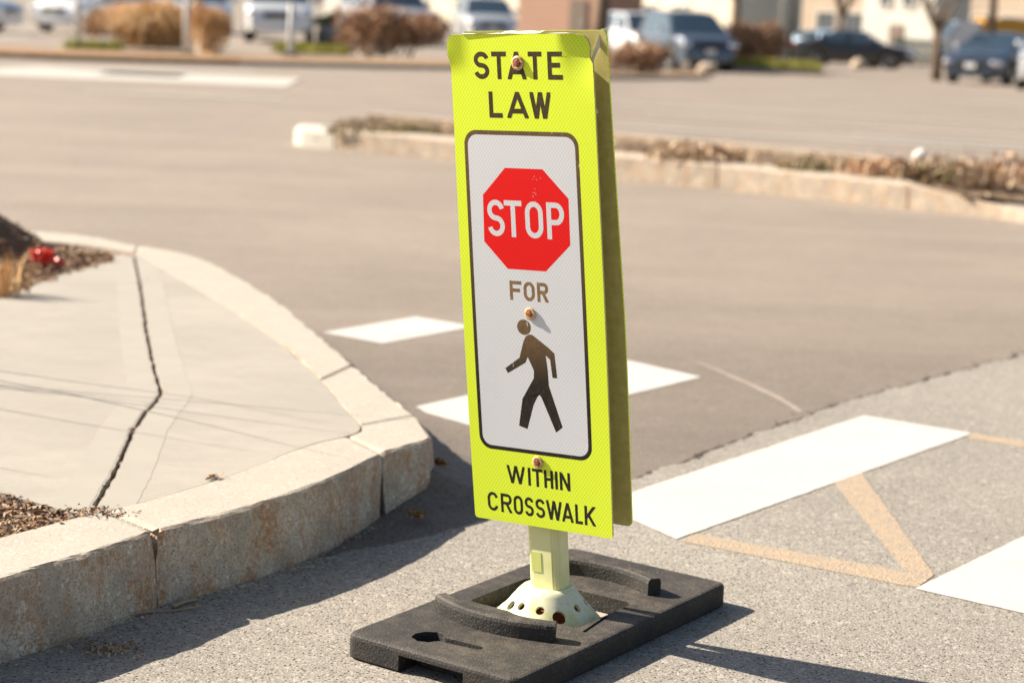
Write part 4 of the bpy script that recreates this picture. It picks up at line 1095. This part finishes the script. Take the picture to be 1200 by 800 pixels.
def car(kind, loc, rz, paint_m, label, name='parked_car', chrome=False):
    K = KINDS[kind]; L, W, H = K['L'], K['W'], K['H']; cl, wr = K['clear'], K['wr']
    root = thing(name, label, 'car', loc, rz, 'cars parked in the lot')
    xw = (-.29*L, .31*L); ar = wr*1.16
    xs = sorted(set([round(-L/2 + L*i/40, 4) for i in range(41)] + [round(c+ar*k, 4) for c in xw for k in (-1, -.92, -.8, -.6, -.3, 0, .3, .6, .8, .92, 1)]))
    def hw(x): t = abs(x)/(L/2); return W/2*(1 - .20*t**7 - .03*t**2)
    rows = []
    for x in xs:
        zt = lerp_tab(K['belt'], x/L); h = hw(x); zb = cl
        for c in xw:
            d = abs(x-c)
            if d < ar: zb = max(zb, wr + math.sqrt(max(0, ar*ar-d*d)))
        t = abs(x)/(L/2); zb2 = zb + (.10*max(0, (t-.93)/.07) if zb == cl else 0); zb2 = min(zb2, zt-.15)
        r_ = [(0, cl), (h*.80, cl), (h*.80, zb2), (h*.965, zb2), (h, zb2+(zt-zb2)*.25), (h*1.0, zb2+(zt-zb2)*.55), (h*.975, zb2+(zt-zb2)*.85), (h*.93, zt-.015), (h*.80, zt+.012), (h*.4, zt+.03), (0, zt+.035)]
        rows.append([(x, y, z) for y, z in r_] + [(x, -y, z) for y, z in r_[-2:0:-1]])
    mb = MB(); m = len(rows[0]); vs = [q for r_ in rows for q in r_]; fs = []
    for i in range(len(rows)-1):
        for j in range(m): fs.append([i*m+j, i*m+(j+1) % m, (i+1)*m+(j+1) % m, (i+1)*m+j])
    fs += [list(range(m))[::-1], [(len(rows)-1)*m+j for j in range(m)]]
    mb.add(vs, fs, True); body = mb.build('body', paint_m, root)
    try: body.data.set_sharp_from_angle(angle=R(38))
    except Exception: pass
    # cabin: stations along the roof line
    st = K['roof']; xr = []; n = 8
    for (a, _), (b, _) in zip(st, st[1:]):
        for i in range(n): xr.append(a+(b-a)*i/n)
    xr.append(st[-1][0])
    def roofz(u):
        for (a, va), (b, vb) in zip(st, st[1:]):
            if u <= b: return va+(vb-va)*(u-a)/(b-a)
        return st[-1][1]
    ws0, ws1 = st[-2][0], st[-1][0]; rw0, rw1 = st[0][0], st[1][0]
    cab, wsh, rwn, sw = MB(), MB(), MB(), (MB(), MB())
    prev = None
    for u in xr:
        x = u*L; zr = roofz(u); zb = lerp_tab(K['belt'], u)-.01; zr = max(zr, zb+.012); f = (zr-zb)/(H-zb); hb = hw(x)*.93; ht = hb - .17*f*1.0
        row = [(x, hb, zb), (x, hb-(hb-ht)*.15, zb+(zr-zb)*.08), (x, hb-(hb-ht)*.85, zb+(zr-zb)*.86), (x, ht-.07, zr-.012*f), (x, ht*.5, zr+.018*f), (x, 0, zr+.022*f), (x, -ht*.5, zr+.018*f), (x, -(ht-.07), zr-.012*f), (x, -(hb-(hb-ht)*.85), zb+(zr-zb)*.86), (x, -(hb-(hb-ht)*.15), zb+(zr-zb)*.08), (x, -hb, zb)]
        if prev:
            um = (u+prev[1])/2
            for j in range(10):
                q = [prev[0][j], row[j], row[j+1], prev[0][j+1]]
                tgt = cab
                if 3 <= j <= 6 and um > ws0+.004: tgt = wsh
                elif 3 <= j <= 6 and um < rw1-.004: tgt = rwn
                elif j in (1, 8) and (rw0+rw1)/2 + .02 < um < ws0+(ws1-ws0)*.55 and abs(um+.04) > .012: tgt = sw[0 if j == 1 else 1]
                tgt.add(q, [[0, 1, 2, 3]], True)
        prev = (row, u)
    cab.build('cabin', paint_m, root); wsh.build('windshield', GLASS, root); rwn.build('rear_window', GLASS, root)
    for q in sw: q.build('side_window', GLASS, root)
    for c in xw:
        for sg in (1, -1):
            M_ = Matrix.Translation((c, sg*(hw(c)-.115), wr)) @ Matrix.Rotation(R(90)*-sg, 4, 'X')
            t = MB(); t.lathe([(wr*.62, -.10), (wr*.92, -.105), (wr, -.08), (wr, .08), (wr*.92, .105), (wr*.64, .10)], 28, M_); wo = t.build('wheel', TYRE, root)
            r_ = MB(); r_.lathe([(wr*.63, .06), (wr*.63, .102), (wr*.57, .10), (wr*.55, .05), (.03, .045)], 28, M_)
            for k in range(5):
                r_.box((0, 0, 0), (.07, wr*.52, .03), 0, 0, None) if False else None
                Mk = M_ @ Matrix.Rotation(k*2*math.pi/5, 4, 'Z') @ Matrix.Translation((0, wr*.30, .085))
                bm = bmesh.new(); bmesh.ops.create_cube(bm, size=1); bmesh.ops.scale(bm, vec=(.075, wr*.58, .03), verts=bm.verts); bmesh.ops.transform(bm, matrix=Mk, verts=bm.verts); r_.addbm(bm)
            r_.build('rim', RIM, wo)
    f = L/2; zf = lerp_tab(K['belt'], .47)
    for sg in (1, -1):
        b = MB(); b.lathe([(.01, -.10), (.10, -.08), (.15, 0), (.10, .08), (.01, .10)], 16, Matrix.Translation((f-.13, sg*W*.375, zf-.10)) @ Matrix.Rotation(R(20)*sg, 4, 'Z') @ Matrix.Diagonal((1.0, 1.25, .95, 1))); b.build('headlight', LAMP, root)
        b = MB(); b.box((-f+.07, sg*W*.37, lerp_tab(K['belt'], -.47)-.17), (.16, .30, .17), sg*.28, .03); b.build('taillight', TAIL, root)
        b = MB(); b.lathe([(.005, -.10), (.06, -.085), (.085, 0), (.06, .085), (.005, .10)], 14, Matrix.Translation((.15*L, sg*(W/2+.08), lerp_tab(K['belt'], .15)+.10)) @ Matrix.Rotation(R(90), 4, 'X')); b.build('mirror', LAMP if chrome else paint_m, root)
    b = MB(); b.box((f-.035, 0, zf-.16), (.10, W*.42, .17), 0, .02); b.build('grille', TRIM, root)
    b = MB(); b.box((f-.055, 0, cl+.17), (.10, W*.60, .14), 0, .02); b.build('lower_intake', TRIM, root)
    b = MB(); b.box((f+.018, 0, cl+.30), (.015, .31, .15), 0, .003); b.build('license_plate', PLATE, root)
    b = MB(); b.box((-f-.004, 0, .62), (.02, .31, .15), 0, .003); b.build('license_plate', PLATE, root)
    b = MB(); b.box((-f+.06, 0, cl+.09), (.16, W*.78, .14), 0, .03); b.build('rear_bumper', TRIM, root)
    return root
WHITE = car_paint('white car paint', (.74, .74, .74)); SILVER = car_paint('silver car paint', (.45, .47, .50)); GREY = car_paint('blue grey car paint', (.075, .10, .135)); BLACK = car_paint('black car paint', (.012, .013, .016)); BLUE = car_paint('pale blue car paint', (.30, .42, .55)); NAVY = car_paint('dark navy car paint', (.03, .045, .07))
def face(deg): return R(-90 + deg)           # 0: nose towards the camera; positive turns its nose to the viewer's right
def at_px(px, py): return G(px, py)
def onY(px, Y): return GY(px, Y)
car('sedan', onY(-84, 50), face(78), WHITE, 'white car cut off by the left edge of the picture')
car('hatch', onY(112, 54), face(-20), WHITE, 'white car behind the tan ornamental grass at the left')
car('sedan', onY(236, 62), face(12), BLUE, 'pale blue car mostly hidden behind the tan grass')
car('suv', onY(328, 53), face(6), WHITE, 'white car behind the thin white post and green grass patch')
car('suv', onY(452, 57), face(24), SILVER, 'silver blue car behind the brown shrub left of the sign')
car('hatch', onY(566, 63), face(10), SILVER, 'silver car just behind the top of the sign', chrome=True)
car('suv', onY(748, 66), face(18), WHITE, 'white car parked behind the blue grey SUV')
car('suv', onY(803, 57), face(14), GREY, 'dark blue grey SUV facing the camera right of the sign', chrome=True)
car('sedan', onY(1003, 76), face(72), BLACK, 'black sedan seen from the side on the right')
car('hatch', onY(975, 92), face(40), BLUE, 'pale blue car behind the tail of the black sedan')
car('sedan', onY(1172, 55), face(-32), NAVY, 'dark navy car with bright headlights near the right edge', chrome=True)
car('suv', onY(1246, 50), face(-20), SILVER, 'silver car cut off by the right edge of the picture')

# ================================================================== SHRUBS, TREES, POLES
def leafy(name, loc, rx, ry, h, n, mat, label, cat, seed, leaf=.06, lumps=6, stems=True, group=None):
    rnd = random.Random(seed); root = thing(name, label, cat, loc, 0, group)
    cs = [(Vector((rnd.uniform(-.6, .6)*rx, rnd.uniform(-.6, .6)*ry, h*rnd.uniform(.3, .72))), rnd.uniform(.35, .62)) for _ in range(lumps)]
    mb = MB()
    for _ in range(n):
        c, s = rnd.choice(cs); d = Vector((rnd.gauss(0, 1), rnd.gauss(0, 1), rnd.gauss(0, 1))).normalized()*(rnd.random()**.45)
        p_ = c + Vector((d.x*rx*s, d.y*ry*s, d.z*h*s*.75)); p_.z = max(.01, p_.z)
        flake(mb, p_, leaf*rnd.uniform(.5, 1.2), leaf*rnd.uniform(.15, .45), rnd, 1.0)
    for _ in range(n//9):
        c, s = rnd.choice(cs); d = Vector((rnd.gauss(0, .7), rnd.gauss(0, .5), abs(rnd.gauss(.6, .5)))).normalized(); b = c + Vector((d.x*rx, d.y*ry, d.z*h))*s*.3; t = b + Vector((d.x*rx, d.y*ry, d.z*h))*s*rnd.uniform(.6, 1.15)
        sd = d.cross(Vector((rnd.gauss(0, 1), rnd.gauss(0, 1), rnd.gauss(0, 1)))).normalized()*leaf*.10
        if b.z > 0 and t.z > 0: mb.add([b-sd, b+sd, t], [[0, 1, 2]])
    mb.build('foliage', mat, root, fix=False)
    if stems:
        t = MB()
        for k in range(9):
            c, s = rnd.choice(cs); b = Vector((rnd.uniform(-.25, .25)*rx, rnd.uniform(-.25, .25)*ry, 0))
            t.tube([b, b.lerp(c, .5)+Vector((0, 0, .1*h)), c + Vector((0, 0, h*.2))], [.02*h, .014*h, .004*h], 5)
        t.build('stems', MAT['bark'], root)
    return root
def ornamental(loc, h, r_, n, label, seed):
    rnd = random.Random(seed); root = thing('ornamental_grass', label, 'grass clump', loc); mb = MB()
    for _ in range(n):
        a = rnd.uniform(0, 6.28); b = Vector((rnd.gauss(0, r_*.2), rnd.gauss(0, r_*.2), 0)); ln = h*rnd.uniform(.55, 1.05); d = Vector((math.cos(a), math.sin(a), 0)); s = Vector((-d.y, d.x, 0))*.012
        reach = r_*rnd.random()**.6*1.25; m = b + d*reach*.35 + Vector((0, 0, ln*.7)); t = b + d*reach + Vector((0, 0, ln*rnd.uniform(.75, 1.0)*(1-.55*(reach/(r_*1.25))**2)))
        mb.add([b-s, b+s, m+s, m-s, t], [[0, 1, 2, 3], [3, 2, 4]])
    mb.build('blades', MAT['shrub_tan'], root, fix=False)
    c = MB(); c.lathe([(r_*.3, 0), (r_*.34, .1), (r_*.22, .25), (.02, .3)], 12); c.build('crown', MAT['bark'], root); return root
Z = Vector((0, 0, .06))
def strip_at(px, py): p_ = G(px, py); return p_ + Z
ornamental(strip_at(180, 60), 1.2, 1.15, 2000, 'tall tan ornamental grass clump in the far planting strip at the left', 1)
leafy('shrub', strip_at(140, 58), .75, .6, .85, 1500, MAT['shrub_brown'], 'low russet shrub left of the tan ornamental grass', 'shrub', 2, group='shrubs in the far planting strip')
leafy('shrub', strip_at(244, 66), .6, .5, .95, 1500, MAT['shrub_tan'], 'pale tan shrub right of the tall ornamental grass', 'shrub', 3, group='shrubs in the far planting strip')
leafy('shrub', strip_at(468, 70), 1.35, .8, 1.0, 3400, MAT['shrub_brown'], 'wide brown shrub just left of the sign', 'shrub', 4, leaf=.08, group='shrubs in the far planting strip')
leafy('shrub', strip_at(742, 90), 1.0, .7, .75, 2600, MAT['shrub_brown'], 'low brown shrub right behind the top of the sign', 'shrub', 5, group='shrubs in the far planting strip')
leafy('shrub', G(884, 82), 1.25, .8, 1.55, 5200, MAT['shrub_brown'], 'rust brown shrub between the blue grey SUV and the dark pole', 'shrub', 6, leaf=.085, group='shrubs in the far planting strip')
leafy('shrub', onY(402, 84), 1.5, .8, .8, 1500, MAT['shrub_green'], 'dark green hedge clump behind the cars left of the sign', 'shrub', 7, .12)
def turf(px, py, wx, wy, label, seed, n=1500, h=.22):
    rnd = random.Random(seed); mb = MB(); 
    for _ in range(n): 
        c = Vector((rnd.uniform(-wx, wx), rnd.uniform(-wy, wy), 0)); grass_blades(mb, c, 1, h, .03, rnd, .012)
    return tag(mb.build('grass_patch', MAT['grass'], None, G(px, py) + Z, fix=False), label, 'grass', None, 'stuff')
turf(366, 66, .75, .7, 'bright green grass patch below the white car', 1); turf(110, 62, .5, .5, 'small green grass patch at the far left post', 2, 500)
# low island with yellow green ground cover, right
gi = [G(x, y) for x, y in ((848, 84), (962, 88))]
mb = MB(); c = (gi[0]+gi[1])/2; Lw = (gi[1]-gi[0]).length
mb.prism(rr(0, 0, Lw, 2.0, .6, 6), -.3, .14); struct(mb.build('small_island', MAT['granite'], None, c + Vector((0, 1.0, 0))))
rnd = random.Random(8); mb = MB()
for _ in range(2600): grass_blades(mb, Vector((rnd.uniform(-Lw/2+.1, Lw/2-.1), rnd.uniform(-.85, .85), .12)), 1, .30, .03, rnd, .012)
tag(mb.build('ground_cover', MAT['grass'], None, c + Vector((0, 1.0, 0)), fix=False), kind='stuff')
def pole(px, Y, r_, h, mat, label, lean=0.0, name='pole', base=True):
    loc = onY(px, Y); root = thing(name, label, 'pole', loc); b = MB(); b.tube([(0, 0, 0), (0, 0, h*.5), (lean, 0, h)], [r_, r_*.9, r_*.7], 12); b.build('shaft', mat, root)
    if base: q = MB(); q.box((0, 0, .07), (r_*4, r_*4, .14), 0, .02); q.build('footing', MAT['concrete'], root)
    c = MB(); c.lathe([(r_*.75, 0), (r_*.8, .04), (r_*.2, .07)], 12, Matrix.Translation((lean, 0, h))); c.build('cap', mat, root); return root
MAT['post_white'] = plain('white painted post', (.66, .64, .60), .6); MAT['pole_dark'] = plain('dark bronze pole', (.09, .065, .05), .5); MAT['pole_grey'] = plain('grey galvanised pole', (.36, .34, .33), .5)
pole(91, 36.5, .06, 1.5, MAT['post_white'], 'thin pale post in front of the white car at the far left'); pole(219, 36, .07, 1.6, MAT['post_white'], 'pale post between the tan grass and the pale shrub'); pole(341, 38, .07, 1.05, MAT['post_white'], 'white post standing in front of the white car beside green grass')
pole(927, 62, .075, 6.0, MAT['pole_dark'], 'tall dark pole behind the yellow green ground cover'); pole(915, 66, .07, 5.5, MAT['pole_grey'], 'paler grey pole directly left of the tall dark pole')
pole(1161, 62, .13, 8.0, MAT['pole_dark'], 'thick brown pole behind the dark navy car at the right')
def bollard(px, py, h, r_, mat, label):
    loc = G(px, py); root = thing('bollard', label, 'bollard', loc, 0, 'pale bollards in the lot'); b = MB(); b.lathe([(r_, 0), (r_, h*.86), (r_*.85, h*.95), (r_*.4, h)], 16); b.build('tube', mat, root)
    q = MB(); q.lathe([(r_*1.5, 0), (r_*1.5, .03), (r_*1.1, .05)], 16); q.build('flange', MAT['pole_grey'], root)
bollard(752, 80, .75, .13, MAT['post_white'], 'short white bollard, left one of the pair before the SUV'); bollard(771, 82, .75, .13, MAT['post_white'], 'short white bollard, right one of the pair before the SUV'); bollard(911, 72, .7, .13, MAT['post_white'], 'short white bollard in front of the rust brown shrub')
def boulder(px, py, s, mat, label, seed):
    rnd = random.Random(seed); bm = bmesh.new(); bmesh.ops.create_icosphere(bm, subdivisions=3, radius=s)
    for v in bm.verts: v.co *= 1 + noise.noise(v.co*2.2/s + Vector((seed, 0, 0)))*.25; v.co.z *= .75
    mb = MB(); mb.addbm(bm, True); tag(mb.build('boulder', mat, None, G(px, py) + Vector((0, 0, s*.5))), label, 'boulder', 'boulders at the edge of the lot')
boulder(828, 88, .26, MAT['granite_warm'], 'small tan boulder at the foot of the blue grey SUV', 1); boulder(1006, 81, .30, MAT['granite_warm'], 'tan boulder before the front wheel of the black sedan, left one', 2); boulder(1023, 80, .28, MAT['granite_warm'], 'tan boulder beside the black sedan, right one', 3)
boulder(388, 52, .42, MAT['concrete'], 'pale boulder right of the white car and behind green grass', 4)
def branch(mb, p_, d, ln, r_, depth, rnd, spread=.55):
    n = 4; pts = [p_]; q = p_.copy(); dd = d.copy()
    for i in range(n):
        dd = (dd + Vector((rnd.gauss(0, .10), rnd.gauss(0, .10), rnd.gauss(.02, .06)))).normalized(); q = q + dd*ln/n; pts.append(q.copy())
    mb.tube(pts, [r_*(1-.45*i/n) for i in range(n+1)], 6 if depth > 1 else 4, False)
    if depth == 0: return
    for k in range(rnd.choice((2, 3, 3))):
        t = rnd.uniform(.45, 1.0); b = pts[min(n, int(t*n))]
        nd = (dd + Vector((rnd.gauss(0, spread), rnd.gauss(0, spread), rnd.gauss(.05, spread*.6)))).normalized()
        branch(mb, b, nd, ln*rnd.uniform(.55, .8), r_*.52, depth-1, rnd, spread)
def tree(loc, h, r_, label, seed, depth=4, mat=None):
    rnd = random.Random(seed); root = thing('bare_tree', label, 'tree', loc); t = MB(); d = Vector((rnd.gauss(0, .03), 0, 1)).normalized()
    pts = [Vector((0, 0, 0)), d*h*.15, d*h*.38]; t.tube(pts, [r_*1.35, r_, r_*.85], 10); t.build('trunk', mat or MAT['bark'], root)
    c = MB()
    for k in range(6):
        a = k*1.05+rnd.uniform(-.3, .3); branch(c, d*h*rnd.uniform(.24, .38), Vector((math.cos(a)*.6, math.sin(a)*.6, 1)).normalized(), h*.30, r_*.5, depth, rnd)
    c.build('crown', mat or MAT['bark'], root); return root
tree(onY(1101, 56), 5.0, .12, 'young bare tree right of the black sedan', 5)
tree(onY(703, 62), 8.0, .26, 'thick brown tree trunk behind the right corner of the sign', 6)
tree(onY(862, 88), 8.0, .2, 'bare tree behind the rust brown shrub', 9); tree(onY(985, 105), 8.0, .2, 'bare tree far behind the black sedan', 12)
def stems_shrub():
    rnd = random.Random(3); root = thing('bare_shrub', 'leafless thin stemmed shrub beside the sidewalk throwing faint line shadows on it', 'shrub', (-2.75, 5.25, KH)); 
    mb = MB()
    for k in range(8):
        b = Vector((rnd.gauss(0, .25), rnd.gauss(0, .22), -.02)); h = rnd.uniform(.9, 2.0); l = Vector((rnd.gauss(0, .16), rnd.gauss(0, .16), 0))
        pts = [b + l*(t*t) * h + Vector((0, 0, h*t)) + Vector((noise.noise(Vector((k, t*3, 0)))*.04, noise.noise(Vector((k, t*3, 9)))*.04, 0)) for t in (0, .2, .4, .6, .8, 1)]
        mb.tube(pts, [.0055, .005, .004, .003, .0022, .001], 5)
    mb.build('stems', MAT['bark'], root)
stems_shrub()

# ================================================================== BUILDINGS
def wall_mat(name, c, brick=False):
    n = NB(name, .85, .2); col = n.mix(n.ramp(n.noise(.6, 5, .7), .3, .7), tuple(v*.9 for v in c), tuple(v*1.06 for v in c))
    if brick:
        b = n.N.new("ShaderNodeTexBrick"); b.inputs["Scale"].default_value = 4.0; b.inputs["Color1"].default_value = c+(1,); b.inputs["Color2"].default_value = tuple(v*.75 for v in c)+(1,); b.inputs["Mortar"].default_value = (.45, .40, .35, 1)
        s = n.N.new("ShaderNodeSeparateXYZ"); n.L.new(n.co, s.inputs[0]); cb = n.N.new("ShaderNodeCombineXYZ"); n.L.new(n.math('ADD', s.outputs[0], s.outputs[1]), cb.inputs[0]); n.L.new(s.outputs[2], cb.inputs[1]); n.L.new(cb.outputs[0], b.inputs["Vector"]); col = n.mix(.7, col, b.outputs[0])
    n.color(col); return n.m
WIN = plain('window glass', (.06, .08, .10), .08, .2, 3, .6); TRIMW = plain('painted trim', (.6, .58, .54), .6)
def building(px0, px1, Y, h, depth, mat, label, wins, roof_c=(.2, .19, .18), doors=(), turn=0):
    a, b = onY(px0, Y), onY(px1, Y); L_ = (b-a).length/math.cos(R(turn)); loc = (a+b)/2; z0 = min(a.z, b.z)-.5; loc.z = 0
    root = thing('building', label, 'building', loc, R(turn)); m = MB(); m.box((0, depth/2, (z0+h)/2), (L_, depth, h-z0)); m.build('wall', mat, root)
    r_ = MB(); r_.box((0, depth/2, h+.12), (L_+.5, depth+.5, .24)); r_.box((0, -.18, h-.35), (L_+.1, .3, .3)); r_.build('roof', plain('roof edge', roof_c, .7), root)
    g = terrain(loc.x, Y)
    for x, z, ww, wh in wins:
        f = MB(); 
        for dx, dz, sx, sz in ((0, wh/2+.06, ww+.24, .12), (0, -wh/2-.06, ww+.24, .12), (-ww/2-.06, 0, .12, wh), (ww/2+.06, 0, .12, wh), (0, 0, .06, wh)):
            f.box((x+dx, -.05, g+z+dz), (sx, .12, sz))
        fo = f.build('window', TRIMW, root); p_ = MB(); p_.box((x, -.015, g+z), (ww, .05, wh)); p_.build('pane', WIN, fo)
    for x, ww, wh in doors:
        f = MB(); f.box((x, -.03, g+wh/2), (ww, .10, wh), 0, .01); do = f.build('door', plain('painted door', (.18, .14, .11), .5), root); k = MB(); k.tube([(x+ww*.35, -.09, g+1.0), (x+ww*.35, -.14, g+1.0), (x+ww*.35, -.14, g+1.12)], .02, 6); k.build('handle', RIM, do)
    return root
CREAM = wall_mat('cream render', (.66, .60, .47)); BRICK = wall_mat('red brown brick', (.46, .26, .18), True); GREYW = wall_mat('grey cladding', (.30, .31, .32)); PALE = wall_mat('pale cladding', (.58, .56, .50)); TANW = wall_mat('tan render', (.52, .42, .32)); OCHRE = wall_mat('ochre cladding', (.62, .33, .06))
building(700, 846, 100, 7.0, 4.5, CREAM, 'cream building behind the SUV right of the sign', [(-1.4, 1.9, 1.8, 1.0), (1.6, 1.9, 1.2, 1.0)], doors=[(0.3, 1.1, 2.1)], turn=-56)
building(606, 700, 92, 5.5, 3.5, BRICK, 'red brown brick building behind the top of the sign', [(-.9, 3.6, 1.0, 1.1), (.9, 3.6, 1.0, 1.1)], doors=[(1.2, 1.0, 2.1)], turn=-38)
building(872, 935, 150, 8.0, 10, GREYW, 'grey building between the cream building and the dark pole', [(-1.2, 2.4, 1.6, 1.6), (1.3, 2.4, 1.6, 1.6)])
building(938, 1024, 135, 7.0, 4, TANW, 'tan building behind the black sedan', [(-1.0, 2.3, 1.4, 1.2), (1.3, 2.3, 1.4, 1.2)], turn=-42)
building(1016, 1084, 118, 6.5, 3.5, PALE, 'pale building with small windows behind the young bare tree', [(-1.0, 3.6, .8, .8), (.8, 3.6, .8, .8)], doors=[(0, 1.1, 2.1)], turn=-50)
building(1100, 1330, 150, 7.0, 5, TANW, 'long tan building at the right edge of the picture', [(-5+2.6*i, 2.6, 1.5, 1.3) for i in range(5)], turn=-45)
building(500, 612, 120, 6.0, 4, CREAM, 'cream building left behind the sign', [(-1.5, 2.4, 1.6, 1.4), (1.5, 2.4, 1.6, 1.4)], turn=-50)
building(372, 505, 138, 6.0, 4, PALE, 'low pale building behind the silver car left of the sign', [(-2, 2.4, 1.8, 1.4), (2, 2.4, 1.8, 1.4)], turn=-45)
# green-grey slatted fence, box truck
def fence(px0, px1, Y, h, label):
    a, b = onY(px0, Y), onY(px1, Y); root = thing('fence', label, 'fence', a); d = b-a; L_ = d.length; m = plain('grey green fence paint', (.36, .41, .33), .7)
    p_ = MB()
    n = int(L_/.2)
    for i in range(n): p_.box(tuple(d*(i+.5)/n + Vector((0, 0, h/2))), (.15, .025, h-.1))
    p_.build('slat_panel', m, root)
    r_ = MB(); r_.box(tuple(d*.5 + Vector((0, .04, h*.8))), (L_, .05, .09)); r_.box(tuple(d*.5 + Vector((0, .04, h*.25))), (L_, .05, .09)); r_.build('rail', m, root)
    for i in range(int(L_/2.4)+1): q = MB(); q.box(tuple(d*min(1, i*2.4/L_) + Vector((0, .12, h/2))), (.1, .1, h+.1)); q.build('post', m, root)
fence(1050, 1150, 100, 1.3, 'low grey green fence behind the young bare tree')
def truck(px, Y, rz, label):
    root = thing('box_truck', label, 'truck', onY(px, Y), rz); W_ = 2.3
    b = MB(); b.box((-1.2, 0, 1.75), (4.6, W_, 1.3), 0, .04); b.build('cargo_box', OCHRE, root)
    b = MB(); b.box((-1.2, 0, .85), (4.6, W_-.1, .5), 0, .03); b.build('side_skirt', WHITE, root)
    b = MB(); b.prism([(1.2, .5), (3.1, .5), (3.1, 1.2), (2.7, 1.35), (2.2, 2.2), (1.2, 2.25)], -W_/2+.1, W_/2-.1, Matrix.Rotation(R(90), 4, 'X')); b.build('cab', WHITE, root)
    b = MB(); b.prism([(2.70, 1.40), (2.74, 1.40), (2.26, 2.12), (2.22, 2.12)], -W_/2+.25, W_/2-.25, Matrix.Translation((.02, 0, 0)) @ Matrix.Rotation(R(90), 4, 'X')); b.build('windshield', GLASS, root)
    for x in (-2.6, 2.3):
        for s in (1, -1): t = MB(); t.lathe([(.2, -.12), (.4, -.12), (.42, 0), (.4, .12), (.2, .12)], 20, Matrix.Translation((x, s*(W_/2-.15), .42)) @ Matrix.Rotation(R(90), 4, 'X')); t.build('wheel', TYRE, root)
truck(1172, 96, R(178), 'ochre yellow box truck behind the thick brown pole')
